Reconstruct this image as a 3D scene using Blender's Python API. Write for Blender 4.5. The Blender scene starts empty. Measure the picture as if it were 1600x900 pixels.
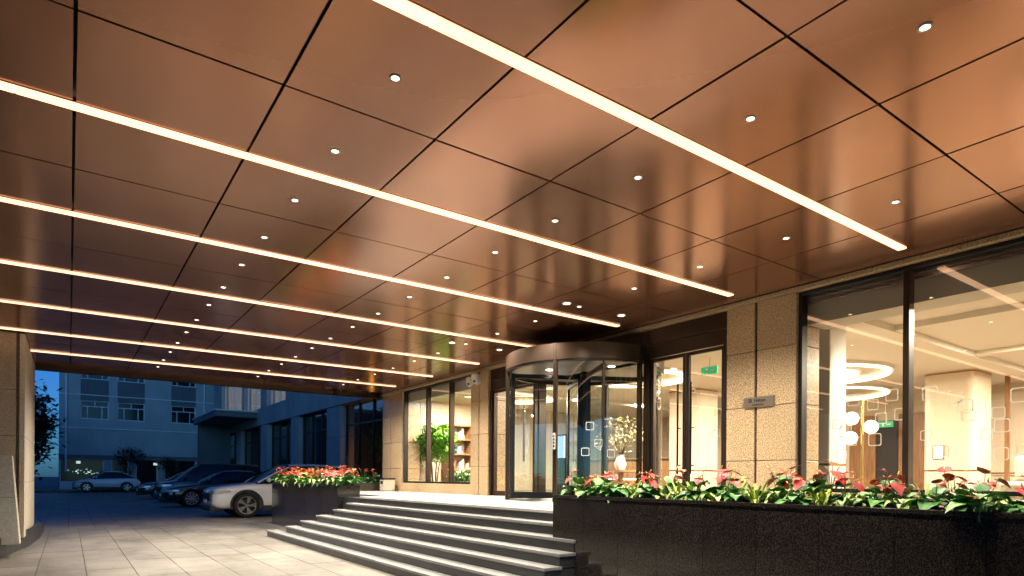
import bpy, bmesh, math, random
from mathutils import Vector, Matrix
random.seed(7)
sc = bpy.context.scene
COL = sc.collection
R_ = math.radians

# ------------------------------------------------------------------ camera, sky, exposure
cam_d = bpy.data.cameras.new('camera')
cam = bpy.data.objects.new('camera', cam_d); COL.objects.link(cam)
YAW, ROLL, CAMZ = R_(35.428), R_(-0.4), 1.22
_s, _c = math.sin(YAW), math.cos(YAW)
_R, _F, _U = Vector((_c, -_s, 0)), Vector((_s, _c, 0)), Vector((0, 0, 1))
_R2 = math.cos(ROLL)*_R - math.sin(ROLL)*_U
_U2 = math.sin(ROLL)*_R + math.cos(ROLL)*_U
M = Matrix((_R2, _U2, -_F)).transposed().to_4x4()
M.translation = Vector((0, 0, CAMZ))
cam.matrix_world = M
cam_d.sensor_width = 36; cam_d.lens = 36*973.28/1600
cam_d.shift_y = (747.43-450)/1600
cam_d.clip_start = 0.05; cam_d.clip_end = 2000
sc.camera = cam

world = bpy.data.worlds.new('World'); sc.world = world; world.use_nodes = True
wn = world.node_tree.nodes; wl = world.node_tree.links
bg = wn['Background']
sky = wn.new('ShaderNodeTexSky'); sky.sky_type = 'NISHITA'; sky.sun_disc = False
sky.sun_elevation = R_(12); sky.sun_rotation = R_(200)
tint = wn.new('ShaderNodeMix'); tint.data_type = 'RGBA'; tint.blend_type = 'MULTIPLY'
tint.inputs[0].default_value = 1.0
tint.inputs[7].default_value = (0.09, 0.35, 1.0, 1)      # dusk as a camera balanced for warm lamps sees it
wl.new(sky.outputs[0], tint.inputs[6]); wl.new(tint.outputs[2], bg.inputs[0])
bg.inputs[1].default_value = 0.12

sun_d = bpy.data.lights.new('sun', 'SUN'); sun_d.energy = 0.03; sun_d.angle = R_(20); sun_d.color = (0.35, 0.6, 1)
sun = bpy.data.objects.new('sun', sun_d); COL.objects.link(sun)
sun.rotation_euler = (R_(84), 0, R_(200))

sc.view_settings.view_transform = 'Standard'; sc.view_settings.look = 'None'
sc.view_settings.exposure = 0.0; sc.view_settings.gamma = 1.0
sc.render.engine = 'CYCLES'
cy = sc.cycles
cy.use_denoising = True
cy.max_bounces = 6; cy.diffuse_bounces = 3; cy.glossy_bounces = 4; cy.transmission_bounces = 2; cy.adaptive_threshold = 0.04
cy.transparent_max_bounces = 12; cy.sample_clamp_indirect = 4.0
cy.caustics_reflective = False; cy.caustics_refractive = False

CZ = 3.517          # canopy soffit
ZP = 0.865          # landing / lobby floor
XF = 7.05           # facade plane
SY0, SDY = 2.785, 1.95   # light strips
JY0 = SY0-SDY/2          # cross joints of the soffit

# ------------------------------------------------------------------ materials
MAT = {}
def mat(name, col, rough=0.5, metal=0.0, **kw):
    m = bpy.data.materials.new(name); m.use_nodes = True
    b = m.node_tree.nodes['Principled BSDF']
    b.inputs['Base Color'].default_value = (*col, 1)
    b.inputs['Roughness'].default_value = rough; b.inputs['Metallic'].default_value = metal
    for k, v in kw.items():
        b.inputs[k.replace('_', ' ')].default_value = v
    MAT[name] = m
    return m
def nodes(m): return m.node_tree.nodes, m.node_tree.links, m.node_tree.nodes['Principled BSDF']
def coords(n, l, scale=(1,1,1), kind='world'):
    mp = n.new('ShaderNodeMapping'); mp.inputs['Scale'].default_value = scale
    if kind == 'world':
        g = n.new('ShaderNodeNewGeometry'); l.new(g.outputs['Position'], mp.inputs[0])
    else:
        g = n.new('ShaderNodeTexCoord'); l.new(g.outputs['Object'], mp.inputs[0])
    return mp.outputs[0]
def noise(n, l, vec, scale, detail=4, rough=0.6):
    t = n.new('ShaderNodeTexNoise'); t.inputs['Scale'].default_value = scale
    t.inputs['Detail'].default_value = detail; t.inputs['Roughness'].default_value = rough
    l.new(vec, t.inputs['Vector']); return t.outputs['Fac']
def ramp(n, l, fac, stops):
    r = n.new('ShaderNodeValToRGB'); e = r.color_ramp.elements
    while len(e) < len(stops): e.new(0.5)
    for i, (p, c) in enumerate(stops):
        e[i].position = p; e[i].color = (*c, 1) if len(c) == 3 else c
    l.new(fac, r.inputs[0]); return r.outputs[0]
def mixc(n, l, fac, a, b, mode='MIX'):
    x = n.new('ShaderNodeMix'); x.data_type = 'RGBA'; x.blend_type = mode
    for s, v in ((0, fac), (6, a), (7, b)):
        if hasattr(v, 'is_output'): l.new(v, x.inputs[s])
        elif s == 0: x.inputs[0].default_value = v
        else: x.inputs[s].default_value = (*v, 1)
    return x.outputs[2]
def bump(n, l, b, h, strength=0.2, dist=0.01):
    k = n.new('ShaderNodeBump'); k.inputs['Strength'].default_value = strength; k.inputs['Distance'].default_value = dist
    l.new(h, k.inputs['Height']); l.new(k.outputs[0], b.inputs['Normal'])
def math_n(n, l, op, a, b=None):
    k = n.new('ShaderNodeMath'); k.operation = op
    for i, v in enumerate((a, b)):
        if v is None: continue
        if hasattr(v, 'is_output'): l.new(v, k.inputs[i])
        else: k.inputs[i].default_value = v
    return k.outputs[0]

def granite(name, cols, scale, rough, big=0.12, rnd=0.12, bumpy=0.05, coat=0.0, metal=0):
    m = mat(name, (1,1,1), rough, metal); n, l, b = nodes(m)
    v = coords(n, l)
    sp = ramp(n, l, noise(n, l, v, scale, 3, 0.75), [(0.36, cols[0]), (0.5, cols[1]), (0.64, cols[2])])
    bgn = ramp(n, l, noise(n, l, v, 0.9, 5, 0.6), [(0.3, (1-big,)*3), (0.7, (1+big*0.3,)*3)])
    oi = n.new('ShaderNodeObjectInfo')
    rv = ramp(n, l, oi.outputs['Random'], [(0, (1-rnd,)*3), (1, (1,)*3)])
    c = mixc(n, l, 1.0, sp, bgn, 'MULTIPLY'); c = mixc(n, l, 1.0, c, rv, 'MULTIPLY')
    l.new(c, b.inputs['Base Color'])
    rr = n.new('ShaderNodeMapRange'); l.new(noise(n, l, v, 3.0, 4, 0.6), rr.inputs[0])
    rr.inputs[3].default_value = rough*0.75; rr.inputs[4].default_value = min(1, rough*1.3)
    l.new(rr.outputs[0], b.inputs['Roughness'])
    if coat: b.inputs['Coat Weight'].default_value = coat; b.inputs['Coat Roughness'].default_value = 0.03
    if bumpy: bump(n, l, b, noise(n, l, v, scale*0.6, 3, 0.7), bumpy, 0.004)
    return m
granite('beige_granite', [(0.25,0.155,0.075), (0.58,0.415,0.235), (0.82,0.655,0.44)], 62, 0.3, big=0.2, rnd=0.14)
granite('pillar_stone', [(0.33,0.25,0.17), (0.42,0.33,0.24), (0.5,0.41,0.31)], 45, 0.6, rnd=0.05)
granite('cream_stone', [(0.5,0.43,0.34), (0.58,0.51,0.41), (0.66,0.59,0.49)], 30, 0.6)
granite('black_granite', [(0.008,0.007,0.006), (0.023,0.019,0.016), (0.07,0.057,0.046)], 110, 0.11, rnd=0.25, bumpy=0.0, coat=0.3)
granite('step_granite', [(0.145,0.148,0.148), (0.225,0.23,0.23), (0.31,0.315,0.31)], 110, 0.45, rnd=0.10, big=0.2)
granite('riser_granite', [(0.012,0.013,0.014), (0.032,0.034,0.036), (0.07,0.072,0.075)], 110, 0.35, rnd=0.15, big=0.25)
granite('landing_stone', [(0.34,0.325,0.30), (0.42,0.405,0.38), (0.5,0.485,0.46)], 60, 0.35, rnd=0.08)
granite('paving_stone', [(0.14,0.127,0.107), (0.212,0.195,0.167), (0.28,0.26,0.227)], 55, 0.5, rnd=0.2, big=0.4, bumpy=0.12)
m = MAT['paving_stone']; n, l, b = nodes(m); src = b.inputs['Base Color'].links[0].from_socket
v = coords(n, l, (1.0, 0.35, 1.0)); st = ramp(n, l, noise(n, l, v, 1.6, 7, 0.68), [(0.34, (0.62,0.6,0.57)), (0.5, (0.95,)*3), (0.72, (1.12,1.1,1.08))])
sp = ramp(n, l, noise(n, l, coords(n, l), 7.0, 3, 0.5), [(0.27, (0.6,)*3), (0.36, (1.0,)*3)])
l.new(mixc(n, l, 1.0, mixc(n, l, 1.0, src, st, 'MULTIPLY'), sp, 'MULTIPLY'), b.inputs['Base Color'])
granite('marble_floor', [(0.15,0.115,0.08), (0.20,0.155,0.11), (0.26,0.205,0.15)], 8, 0.18, rnd=0)
mat('joint_mortar', (0.05,0.042,0.034), 0.9)
mat('grout', (0.34,0.31,0.28), 0.8)
mat('void_black', (0.006,0.005,0.004), 0.8)

# car park: same slabs as the driveway, seen too far off to build singly
m = mat('car_park_stone', (0.3,0.27,0.22), 0.55); n, l, b = nodes(m)
v = coords(n, l)
br = n.new('ShaderNodeTexBrick'); l.new(v, br.inputs['Vector']); br.offset = 0.0
br.inputs['Scale'].default_value = 1.0; br.inputs['Brick Width'].default_value = 0.515; br.inputs['Row Height'].default_value = 0.87
br.inputs['Mortar Size'].default_value = 0.008
br.inputs['Color1'].default_value = (0.30,0.265,0.215,1); br.inputs['Color2'].default_value = (0.23,0.2,0.165,1); br.inputs['Mortar'].default_value = (0.07,0.06,0.05,1)
st = ramp(n, l, noise(n, l, v, 0.6, 6, 0.65), [(0.3, (0.55,)*3), (0.7, (1.05,)*3)])
l.new(mixc(n, l, 1.0, br.outputs['Color'], st, 'MULTIPLY'), b.inputs['Base Color'])
m = mat('asphalt', (0.05,0.05,0.052), 0.85); n, l, b = nodes(m); v = coords(n, l)
l.new(ramp(n, l, noise(n, l, v, 2.0, 8, 0.7), [(0.3, (0.035,)*3), (0.7, (0.07,)*3)]), b.inputs['Base Color'])

# bronze soffit sheet, faintly brushed and cloudy
m = mat('bronze_panel', (0.4,0.2,0.1), 0.26, 0.68); n, l, b = nodes(m)
v = coords(n, l)
oi = n.new('ShaderNodeObjectInfo')
c0 = ramp(n, l, oi.outputs['Random'], [(0, (0.335,0.152,0.084)), (1, (0.37,0.171,0.096))])
cl = ramp(n, l, noise(n, l, v, 0.8, 4, 0.5), [(0.3, (0.9,)*3), (0.7, (1.05,)*3)])
l.new(mixc(n, l, 1.0, c0, cl, 'MULTIPLY'), b.inputs['Base Color'])
v2 = coords(n, l, (90, 3, 1))
gr = noise(n, l, v2, 2.0, 4, 0.7)
rr = n.new('ShaderNodeMapRange'); l.new(gr, rr.inputs[0]); rr.inputs[3].default_value = 0.13; rr.inputs[4].default_value = 0.19
sm_ = ramp(n, l, noise(n, l, v, 2.6, 7, 0.72), [(0.3, (0.0,)*3), (0.8, (0.05,)*3)])     # handling smudges and dust
l.new(math_n(n, l, 'ADD', rr.outputs[0], sm_), b.inputs['Roughness'])
bump(n, l, b, noise(n, l, v, 0.7, 2, 0.5), 0.10, 0.02)

mat('bronze_frame', (0.048,0.033,0.024), 0.35, 0.7)
mat('bronze_fascia', (0.085,0.058,0.042), 0.3, 0.7)
mat('dark_frame', (0.018,0.016,0.015), 0.35, 0.5)
mat('black_metal', (0.01,0.01,0.01), 0.3, 0.6)
mat('steel', (0.55,0.55,0.54), 0.25, 1.0)
mat('brass', (0.6,0.42,0.18), 0.25, 1.0)
mat('drum_grey', (0.3,0.29,0.28), 0.3)
mat('white_paint', (0.75,0.74,0.72), 0.4)
mat('white_plastic', (0.78,0.78,0.77), 0.3)
mat('lens_black', (0.01,0.01,0.012), 0.08)
mat('soil', (0.03,0.02,0.013), 0.95)
m = mat('interior_wall', (0.68,0.55,0.39), 0.55); n, l, b = nodes(m)
v = coords(n, l); l.new(ramp(n, l, noise(n, l, v, 1.4, 6, 0.6), [(0.3, (0.62,0.51,0.38)), (0.7, (0.70,0.59,0.45))]), b.inputs['Base Color'])
mat('interior_ceiling', (0.78,0.72,0.62), 0.6)
mat('bulkhead_paint', (0.6,0.56,0.47), 0.6)
mat('interior_white', (0.8,0.76,0.68), 0.4)
m = mat('wood', (0.3,0.15,0.06), 0.4); n, l, b = nodes(m)
v = coords(n, l, (6, 6, 0.6)); l.new(ramp(n, l, noise(n, l, v, 4, 5, 0.6), [(0.3, (0.2,0.09,0.035)), (0.7, (0.36,0.19,0.08))]), b.inputs['Base Color'])
mat('dark_opening', (0.02,0.015,0.012), 0.6)
def emis(name, col, s, base=(0.8,0.8,0.8)):
    m = mat(name, base, 0.4); b = m.node_tree.nodes['Principled BSDF']
    b.inputs['Emission Color'].default_value = (*col, 1); b.inputs['Emission Strength'].default_value = s
    return m
emis('strip_light', (1.0,0.55,0.31), 2.4)
m = MAT['strip_light']; n, l, b = nodes(m); oi = n.new('ShaderNodeObjectInfo')
mr = n.new('ShaderNodeMapRange'); l.new(oi.outputs['Random'], mr.inputs[0]); mr.inputs[3].default_value = 2.1; mr.inputs[4].default_value = 2.7
v = coords(n, l); nz = noise(n, l, v, 5.0, 3, 0.6)
l.new(math_n(n, l, 'MULTIPLY', mr.outputs[0], math_n(n, l, 'ADD', math_n(n, l, 'MULTIPLY', nz, 0.4), 0.8)), b.inputs['Emission Strength'])
emis('downlight_glow', (1.0,0.86,0.66), 9.0)
emis('ring_glow', (1.0,0.80,0.50), 4.0)
emis('globe_glow', (1.0,0.84,0.60), 3.5)
emis('panel_glow', (1.0,0.82,0.55), 2.2)
emis('exit_green', (0.03,0.8,0.3), 0.5, (0.02,0.22,0.08))
emis('screen_blue', (0.15,0.5,1.0), 1.3)
emis('street_glow', (0.75,1.0,0.8), 0.7)
emis('orange_glow', (1.0,0.32,0.03), 0.9)
emis('tail_red', (1.0,0.05,0.02), 0.5, (0.3,0.01,0.01))

def glass(name, tintc=(0.93,0.95,0.93), ior=1.5, gain=1.0, rough=0.0):
    m = bpy.data.materials.new(name); m.use_nodes = True; n = m.node_tree.nodes; l = m.node_tree.links
    n.clear(); o = n.new('ShaderNodeOutputMaterial')
    t = n.new('ShaderNodeBsdfTransparent'); t.inputs[0].default_value = (*tintc, 1)
    g = n.new('ShaderNodeBsdfGlossy'); g.inputs['Roughness'].default_value = rough; g.inputs[0].default_value = (1,1,1,1)
    lw = n.new('ShaderNodeLayerWeight'); lw.inputs[0].default_value = 0.5
    p5 = math_n(n, l, 'POWER', lw.outputs['Facing'], 5.0)
    k = n.new('ShaderNodeMath'); k.operation = 'MULTIPLY_ADD'; k.use_clamp = True
    l.new(p5, k.inputs[0]); k.inputs[1].default_value = 0.9; k.inputs[2].default_value = 0.05*gain
    x = n.new('ShaderNodeMixShader'); l.new(k.outputs[0], x.inputs[0]); l.new(t.outputs[0], x.inputs[1]); l.new(g.outputs[0], x.inputs[2])
    l.new(x.outputs[0], o.inputs[0]); MAT[name] = m; return m
glass('window_glass', (0.94,0.95,0.92), 1.5, 3.6)
glass('clear_glass', (0.9,0.94,0.93), 1.5, 1.5)
glass('dark_pane', (0.5,0.52,0.55), 1.5, 1.6)
mat('dark_glass', (0.008,0.010,0.014), 0.04, 0.0, IOR=1.5)
mat('far_glass', (0.01,0.012,0.016), 0.1)
m = bpy.data.materials.new('frost_decal'); m.use_nodes = True; n = m.node_tree.nodes; l = m.node_tree.links; MAT['frost_decal'] = m
b = n['Principled BSDF']; b.inputs['Base Color'].default_value = (0.9,0.88,0.84,1); tl = n.new('ShaderNodeBsdfTranslucent'); tl.inputs[0].default_value = (0.95,0.94,0.92,1)
x = n.new('ShaderNodeMixShader'); x.inputs[0].default_value = 0.6; l.new(b.outputs[0], x.inputs[1]); l.new(tl.outputs[0], x.inputs[2]); l.new(x.outputs[0], n['Material Output'].inputs[0])
def leafmat(name, edge, mid, w0, w1, rough=0.35):
    m = mat(name, mid, rough); n, l, b = nodes(m)
    uv = n.new('ShaderNodeUVMap'); sx = n.new('ShaderNodeSeparateXYZ'); l.new(uv.outputs[0], sx.inputs[0])
    a = math_n(n, l, 'ABSOLUTE', math_n(n, l, 'SUBTRACT', sx.outputs[0], 0.5))
    nz = noise(n, l, coords(n, l, (1,1,1)), 60, 2, 0.5)
    a = math_n(n, l, 'ADD', a, math_n(n, l, 'MULTIPLY', math_n(n, l, 'SUBTRACT', nz, 0.5), 0.12))
    oi = n.new('ShaderNodeObjectInfo')
    c = ramp(n, l, a, [(w0, mid), (w1, edge)])
    rv = ramp(n, l, oi.outputs['Random'], [(0, (0.55,0.62,0.6)), (0.75, (1.15,1.1,1.0)), (1, (1.7,1.35,0.9))])
    l.new(mixc(n, l, 1.0, c, rv, 'MULTIPLY'), b.inputs['Base Color'])
    b.inputs['Transmission Weight'].default_value = 0.0
    b.inputs['Subsurface Weight'].default_value = 0.0
    return m
leafmat('leaf_heart', (0.08,0.26,0.06), (0.17,0.40,0.13), 0.05, 0.2, 0.5)
leafmat('leaf_striped', (0.13,0.30,0.05), (0.66,0.70,0.32), 0.16, 0.36)
leafmat('leaf_lime', (0.5,0.58,0.10), (0.26,0.45,0.07), 0.08, 0.3)
leafmat('spathe_red', (0.46,0.018,0.02), (0.52,0.03,0.03), 0.1, 0.4, 0.5)
leafmat('tree_leaf', (0.09,0.26,0.02), (0.12,0.32,0.03), 0.1, 0.4)
leafmat('dark_leaf', (0.012,0.028,0.01), (0.018,0.04,0.012), 0.1, 0.4)
leafmat('pale_flower', (0.7,0.66,0.5), (0.6,0.6,0.35), 0.1, 0.4)
mat('stem', (0.09,0.2,0.04), 0.5); mat('spadix', (0.75,0.5,0.12), 0.5); mat('bark', (0.09,0.06,0.04), 0.9)
mat('white_car', (0.8,0.79,0.77), 0.25, 0.0, Coat_Weight=1.0, Coat_Roughness=0.03)
mat('black_car', (0.010,0.011,0.014), 0.2, 0.0, Coat_Weight=1.0, Coat_Roughness=0.02)
mat('grey_car', (0.03,0.034,0.042), 0.25, 0.5, Coat_Weight=1.0, Coat_Roughness=0.03)
mat('tyre', (0.012,0.012,0.012), 0.8); mat('rim_metal', (0.62,0.62,0.62), 0.25, 0.9); mat('trim_black', (0.012,0.012,0.013), 0.5)
mat('lamp_lens', (0.6,0.62,0.65), 0.08, 0.3)
def wallmat(name, c, var=0.15, rough=0.8):
    m = mat(name, c, rough); n, l, b = nodes(m); v = coords(n, l, (1,1,0.5))
    l.new(ramp(n, l, noise(n, l, v, 0.7, 6, 0.65), [(0.3, tuple(x*(1-var) for x in c)), (0.7, tuple(min(1, x*(1+var)) for x in c))]), b.inputs['Base Color'])
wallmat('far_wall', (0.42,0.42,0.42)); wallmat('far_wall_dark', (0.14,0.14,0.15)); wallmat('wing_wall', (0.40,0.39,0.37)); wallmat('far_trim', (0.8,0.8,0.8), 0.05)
mat('curtain', (0.7,0.62,0.5), 0.8)
emis('curtain_lit', (1.0,0.8,0.6), 0.22, (0.6,0.55,0.5))
mat('sign_steel', (0.42,0.36,0.29), 0.32, 0.8); mat('sign_ink', (0.02,0.02,0.025), 0.5)
mat('book_white', (0.7,0.68,0.62), 0.6); mat('book_red', (0.35,0.08,0.05), 0.6); mat('book_blue', (0.08,0.15,0.3), 0.6)

# ------------------------------------------------------------------ mesh helpers
WL = {}     # world location of every object (no parent rotations are used while building)
class MB:
    def __init__(s): s.v = []; s.f = []; s.uv = []; s.m = []
    def add(s, vs, fs, mi=0, uvs=None):
        o = len(s.v); s.v += [Vector(p) for p in vs]
        for k, f in enumerate(fs):
            s.f.append([i+o for i in f]); s.m.append(mi)
            s.uv.append([uvs[i] for i in f] if uvs else [(0.5, 0.5)]*len(f))
        return s
    def box(s, x0, x1, y0, y1, z0, z1, mi=0):
        x0, x1 = min(x0,x1), max(x0,x1); y0, y1 = min(y0,y1), max(y0,y1); z0, z1 = min(z0,z1), max(z0,z1)
        return s.add([(x0,y0,z0),(x1,y0,z0),(x1,y1,z0),(x0,y1,z0),(x0,y0,z1),(x1,y0,z1),(x1,y1,z1),(x0,y1,z1)],
                     [(3,2,1,0),(4,5,6,7),(0,1,5,4),(1,2,6,5),(2,3,7,6),(3,0,4,7)], mi)
    def prism(s, poly, z0, z1, mi=0):
        n_ = len(poly)
        return s.add([(x,y,z0) for x,y in poly]+[(x,y,z1) for x,y in poly],
                     [tuple(reversed(range(n_))), tuple(range(n_,2*n_))]+[(i,(i+1)%n_,n_+(i+1)%n_,n_+i) for i in range(n_)], mi)
    def tube(s, pts, r, k=8, mi=0, cap=True):
        pts = [Vector(p) for p in pts]; rs = r if isinstance(r, (list,tuple)) else [r]*len(pts)
        vs = []; fs = []
        for i, p in enumerate(pts):
            d = (pts[min(i+1,len(pts)-1)]-pts[max(i-1,0)]).normalized()
            a = d.cross(Vector((0,0,1)) if abs(d.z) < 0.9 else Vector((1,0,0))).normalized(); b = d.cross(a)
            vs += [p+rs[i]*(math.cos(t)*a+math.sin(t)*b) for t in [2*math.pi*j/k for j in range(k)]]
        for i in range(len(pts)-1):
            for j in range(k):
                fs.append((i*k+j, (i+1)*k+j, (i+1)*k+(j+1)%k, i*k+(j+1)%k))
        if cap: fs += [tuple(range(k)), tuple(reversed(range((len(pts)-1)*k, len(pts)*k)))]
        return s.add(vs, fs, mi)
    def lathe(s, prof, c=(0,0,0), axis='z', k=24, mi=0, a0=0, a1=2*math.pi):
        full = abs(a1-a0-2*math.pi) < 1e-6; n_ = k if full else k+1; vs = []; fs = []
        for (r, h) in prof:
            for j in range(n_):
                t = a0+(a1-a0)*j/k; x, y = r*math.cos(t), r*math.sin(t)
                p = (x,y,h) if axis == 'z' else (x,h,y) if axis == 'y' else (h,x,y)
                vs.append((c[0]+p[0], c[1]+p[1], c[2]+p[2]))
        for i in range(len(prof)-1):
            for j in range(n_ if full else n_-1):
                j2 = (j+1) % n_
                fs.append((i*n_+j, i*n_+j2, (i+1)*n_+j2, (i+1)*n_+j))
        return s.add(vs, fs, mi)
    def ellipsoid(s, c, r, rot=None, nu=14, nv=8, mi=0):
        vs = []; fs = []
        for i in range(nv+1):
            ph = math.pi*i/nv
            for j in range(nu):
                t = 2*math.pi*j/nu
                p = Vector((r[0]*math.sin(ph)*math.cos(t), r[1]*math.sin(ph)*math.sin(t), r[2]*math.cos(ph)))
                if rot: p = rot @ p
                vs.append(Vector(c)+p)
        for i in range(nv):
            for j in range(nu): fs.append((i*nu+j, (i+1)*nu+j, (i+1)*nu+(j+1)%nu, i*nu+(j+1)%nu))
        return s.add(vs, fs, mi)
    def data(s, name, mats, smooth=False, org=Vector((0,0,0))):
        me = bpy.data.meshes.new(name); me.from_pydata([p-org for p in s.v], [], s.f)
        for q in (mats if isinstance(mats, (list,tuple)) else [mats]): me.materials.append(MAT[q])
        uv = me.uv_layers.new(name='UVMap'); i = 0; flat = []
        for u in s.uv:
            for a in u: flat += [a[0], a[1]]
        uv.data.foreach_set('uv', flat)
        me.polygons.foreach_set('material_index', s.m)
        if smooth: me.polygons.foreach_set('use_smooth', [True]*len(me.polygons))
        me.update()
        return me
    def build(s, name, mats, parent=None, smooth=False, bevel=0.0, base=False):
        lo = Vector((min(p.x for p in s.v), min(p.y for p in s.v), min(p.z for p in s.v)))
        hi = Vector((max(p.x for p in s.v), max(p.y for p in s.v), max(p.z for p in s.v)))
        org = (lo+hi)/2
        if base: org.z = lo.z
        o = bpy.data.objects.new(name, s.data(name, mats, smooth, org)); COL.objects.link(o)
        place(o, org, parent)
        if smooth: autosmooth(o)
        if bevel:
            b = o.modifiers.new('bevel', 'BEVEL'); b.width = bevel; b.segments = 1 if bevel < 0.004 else 2; b.limit_method = 'ANGLE'
        return o
def autosmooth(o, ang=0.7):
    me = o.data; bm = bmesh.new(); bm.from_mesh(me)
    bmesh.ops.recalc_face_normals(bm, faces=bm.faces)
    for e in bm.edges:
        e.smooth = not (len(e.link_faces) == 2 and e.calc_face_angle(0) > ang)
    bm.to_mesh(me); bm.free()
def place(o, org, parent=None):
    org = Vector(org); WL[o.name] = org
    if parent is not None:
        o.parent = parent; o.location = org-WL[parent.name]
    else: o.location = org
def tag(o, label, cat, group=None):
    o['label'] = label; o['category'] = cat
    if group: o['group'] = group
    return o
def thing(name, loc, label=None, cat=None, group=None):
    o = bpy.data.objects.new(name, None); COL.objects.link(o); place(o, loc); o.empty_display_size = 0.1
    if label: tag(o, label, cat, group)
    return o
def sub(name, loc, parent):        # an empty that groups the sub-parts of a part
    o = bpy.data.objects.new(name, None); COL.objects.link(o); place(o, loc, parent); o.empty_display_size = 0.1
    return o
def inst(name, me, loc, parent=None, rot=(0,0,0), scale=1.0):
    o = bpy.data.objects.new(name, me); COL.objects.link(o); place(o, loc, parent)
    o.rotation_euler = rot; o.scale = (scale,)*3 if not isinstance(scale, tuple) else scale
    return o
def struct(o): o['kind'] = 'structure'; return o
def B(x0, x1, y0, y1, z0, z1): return MB().box(x0, x1, y0, y1, z0, z1)
def lamp(name, typ, loc, energy, color, parent=None, **kw):
    d = bpy.data.lights.new(name, typ); d.energy = energy; d.color = color
    for k, v in kw.items(): setattr(d, k, v)
    o = bpy.data.objects.new(name, d); COL.objects.link(o); place(o, loc, parent); return o
ORD = ['nearest', 'second', 'third', 'fourth', 'fifth', 'sixth', 'seventh', 'eighth', 'ninth', 'tenth', 'eleventh', 'twelfth', 'thirteenth', 'fourteenth', 'fifteenth', 'sixteenth', 'seventeenth', 'eighteenth', 'nineteenth', 'twentieth']

# ------------------------------------------------------------------ ground
struct(B(-300, 400, -60, 600, -0.6, -0.05).build('ground', 'asphalt'))
struct(B(-14, 9.0, 17.52, 53, -0.3, -0.002).build('car_park', 'car_park_stone'))
drive = struct(B(-14, 7, -8, 17.5, -0.3, -0.014).build('driveway', 'joint_mortar'))
xs = [-0.846+0.516*i for i in range(-1, 11)]
slab_me = {}
for i in range(len(xs)-1):
    for j in range(14):
        x0, x1 = xs[i], xs[i+1]
        if 5.3+0.87*j < 13.1:
            x1 = min(x1, 3.42)
            if x0 > 3.4: continue
        elif x0 > 4.25: continue
        y0 = 5.3+0.87*j; w = round(x1-x0, 3)
        if w not in slab_me:
            slab_me[w] = B(-w/2+0.004, w/2-0.004, -0.431, 0.431, -0.012, 0).data('paving_slab', 'paving_stone')
        inst('paving_slab', slab_me[w], ((x0+x1)/2, y0+0.435, random.uniform(-0.0015, 0.0015)), drive)

# ------------------------------------------------------------------ canopy soffit
canopy = thing('entrance_canopy', (2, 5, CZ), 'bronze metal panelled canopy roofing the hotel driveway', 'canopy')
B(-6.5, 7.1, -7, 16.25, CZ+0.06, CZ+0.5).build('roof_slab', 'void_black', canopy)
B(-6.5, 7.05, 16.3, 16.45, CZ-0.10, CZ+0.55).build('edge_fascia', 'bronze_frame', canopy)
SW = 0.048                                            # half width of a light strip
strips = [SY0+SDY*k for k in range(-2, 7)]
joints = [JY0+SDY*k for k in range(-3, 9)]
ybands = []
cuts = sorted([(y, 0.008) for y in joints]+[(y, SW+0.006) for y in strips])
cuts = [(-7.0, 0)]+[c for c in cuts if -6.9 < c[0] < 16.0]+[(16.3, 0)]
for a, b_ in zip(cuts, cuts[1:]):
    ybands.append((a[0]+a[1], b_[0]-b_[1], 0.5*(a[0]+b_[0])))
pm = {}
for i in range(-6, 8):
    x0, x1 = 0.0145+i-1, 0.0145+i
    if i == 7: x0, x1 = 6.0145, 6.985
    for (y0, y1, _) in ybands:
        gx = 0.009
        stripped = any(abs(s-y1) < 0.1 or abs(s-y0) < 0.1 for s in strips)
        key = (round(x1-x0, 3), round(y1-y0, 3))
        if key not in pm:
            hx, hy = (x1-x0)/2-gx, (y1-y0)/2
            pm[key] = B(-hx, hx, -hy, hy, 0, 0.03).data('soffit_panel', 'bronze_panel')
        o = inst('soffit_panel', pm[key], ((x0+x1)/2, (y0+y1)/2, CZ+random.uniform(-0.0012, 0.0012)), canopy)
        o.rotation_euler = (random.gauss(0, 0.0012), random.gauss(0, 0.0012), 0)
for k, y in enumerate(strips):
    vis = k-2
    if vis < 0:
        if vis == -2: continue
        lab = 'warm light strip in the bronze soffit just behind the viewer'
    else:
        lab = ['warm light strip running across the bronze soffit, the wide one nearest the viewer',
               'warm light strip across the bronze soffit, second from the viewer',
               'warm light strip across the bronze soffit, third from the viewer',
               'warm light strip across the bronze soffit, fourth from the viewer',
               'warm light strip across the bronze soffit, third from the far edge',
               'warm light strip across the bronze soffit, second from the far edge',
               'warm light strip across the bronze soffit, closest to the dusk street'][vis]
    t = thing('light_strip', (3, y, CZ), lab, 'light strip', 'light strips in the canopy soffit')
    x0 = -0.59 if vis == 6 else -5.5
    nseg = max(1, round((6.69-x0)/1.8)); sl = (6.69-x0)/nseg
    for i in range(nseg):
        B(x0+sl*i+0.0008, x0+sl*(i+1)-0.0008, y-SW+0.008, y+SW-0.008, CZ-0.016, CZ+0.02).build('diffuser', 'strip_light', t, bevel=0.006)
    for sgn in (-1, 1):
        B(x0, 6.69, y+sgn*SW, y+sgn*(SW-0.006), CZ-0.002, CZ+0.03).build('channel_edge', 'bronze_panel', t)
    B(6.692, 6.985, y-SW-0.004, y+SW+0.004, CZ+0.001, CZ+0.03).build('end_panel', 'bronze_panel', t)
    if vis == 6: B(-5.5, -0.6, y-SW-0.004, y+SW+0.004, CZ+0.001, CZ+0.03).build('end_panel', 'bronze_panel', t)

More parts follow.
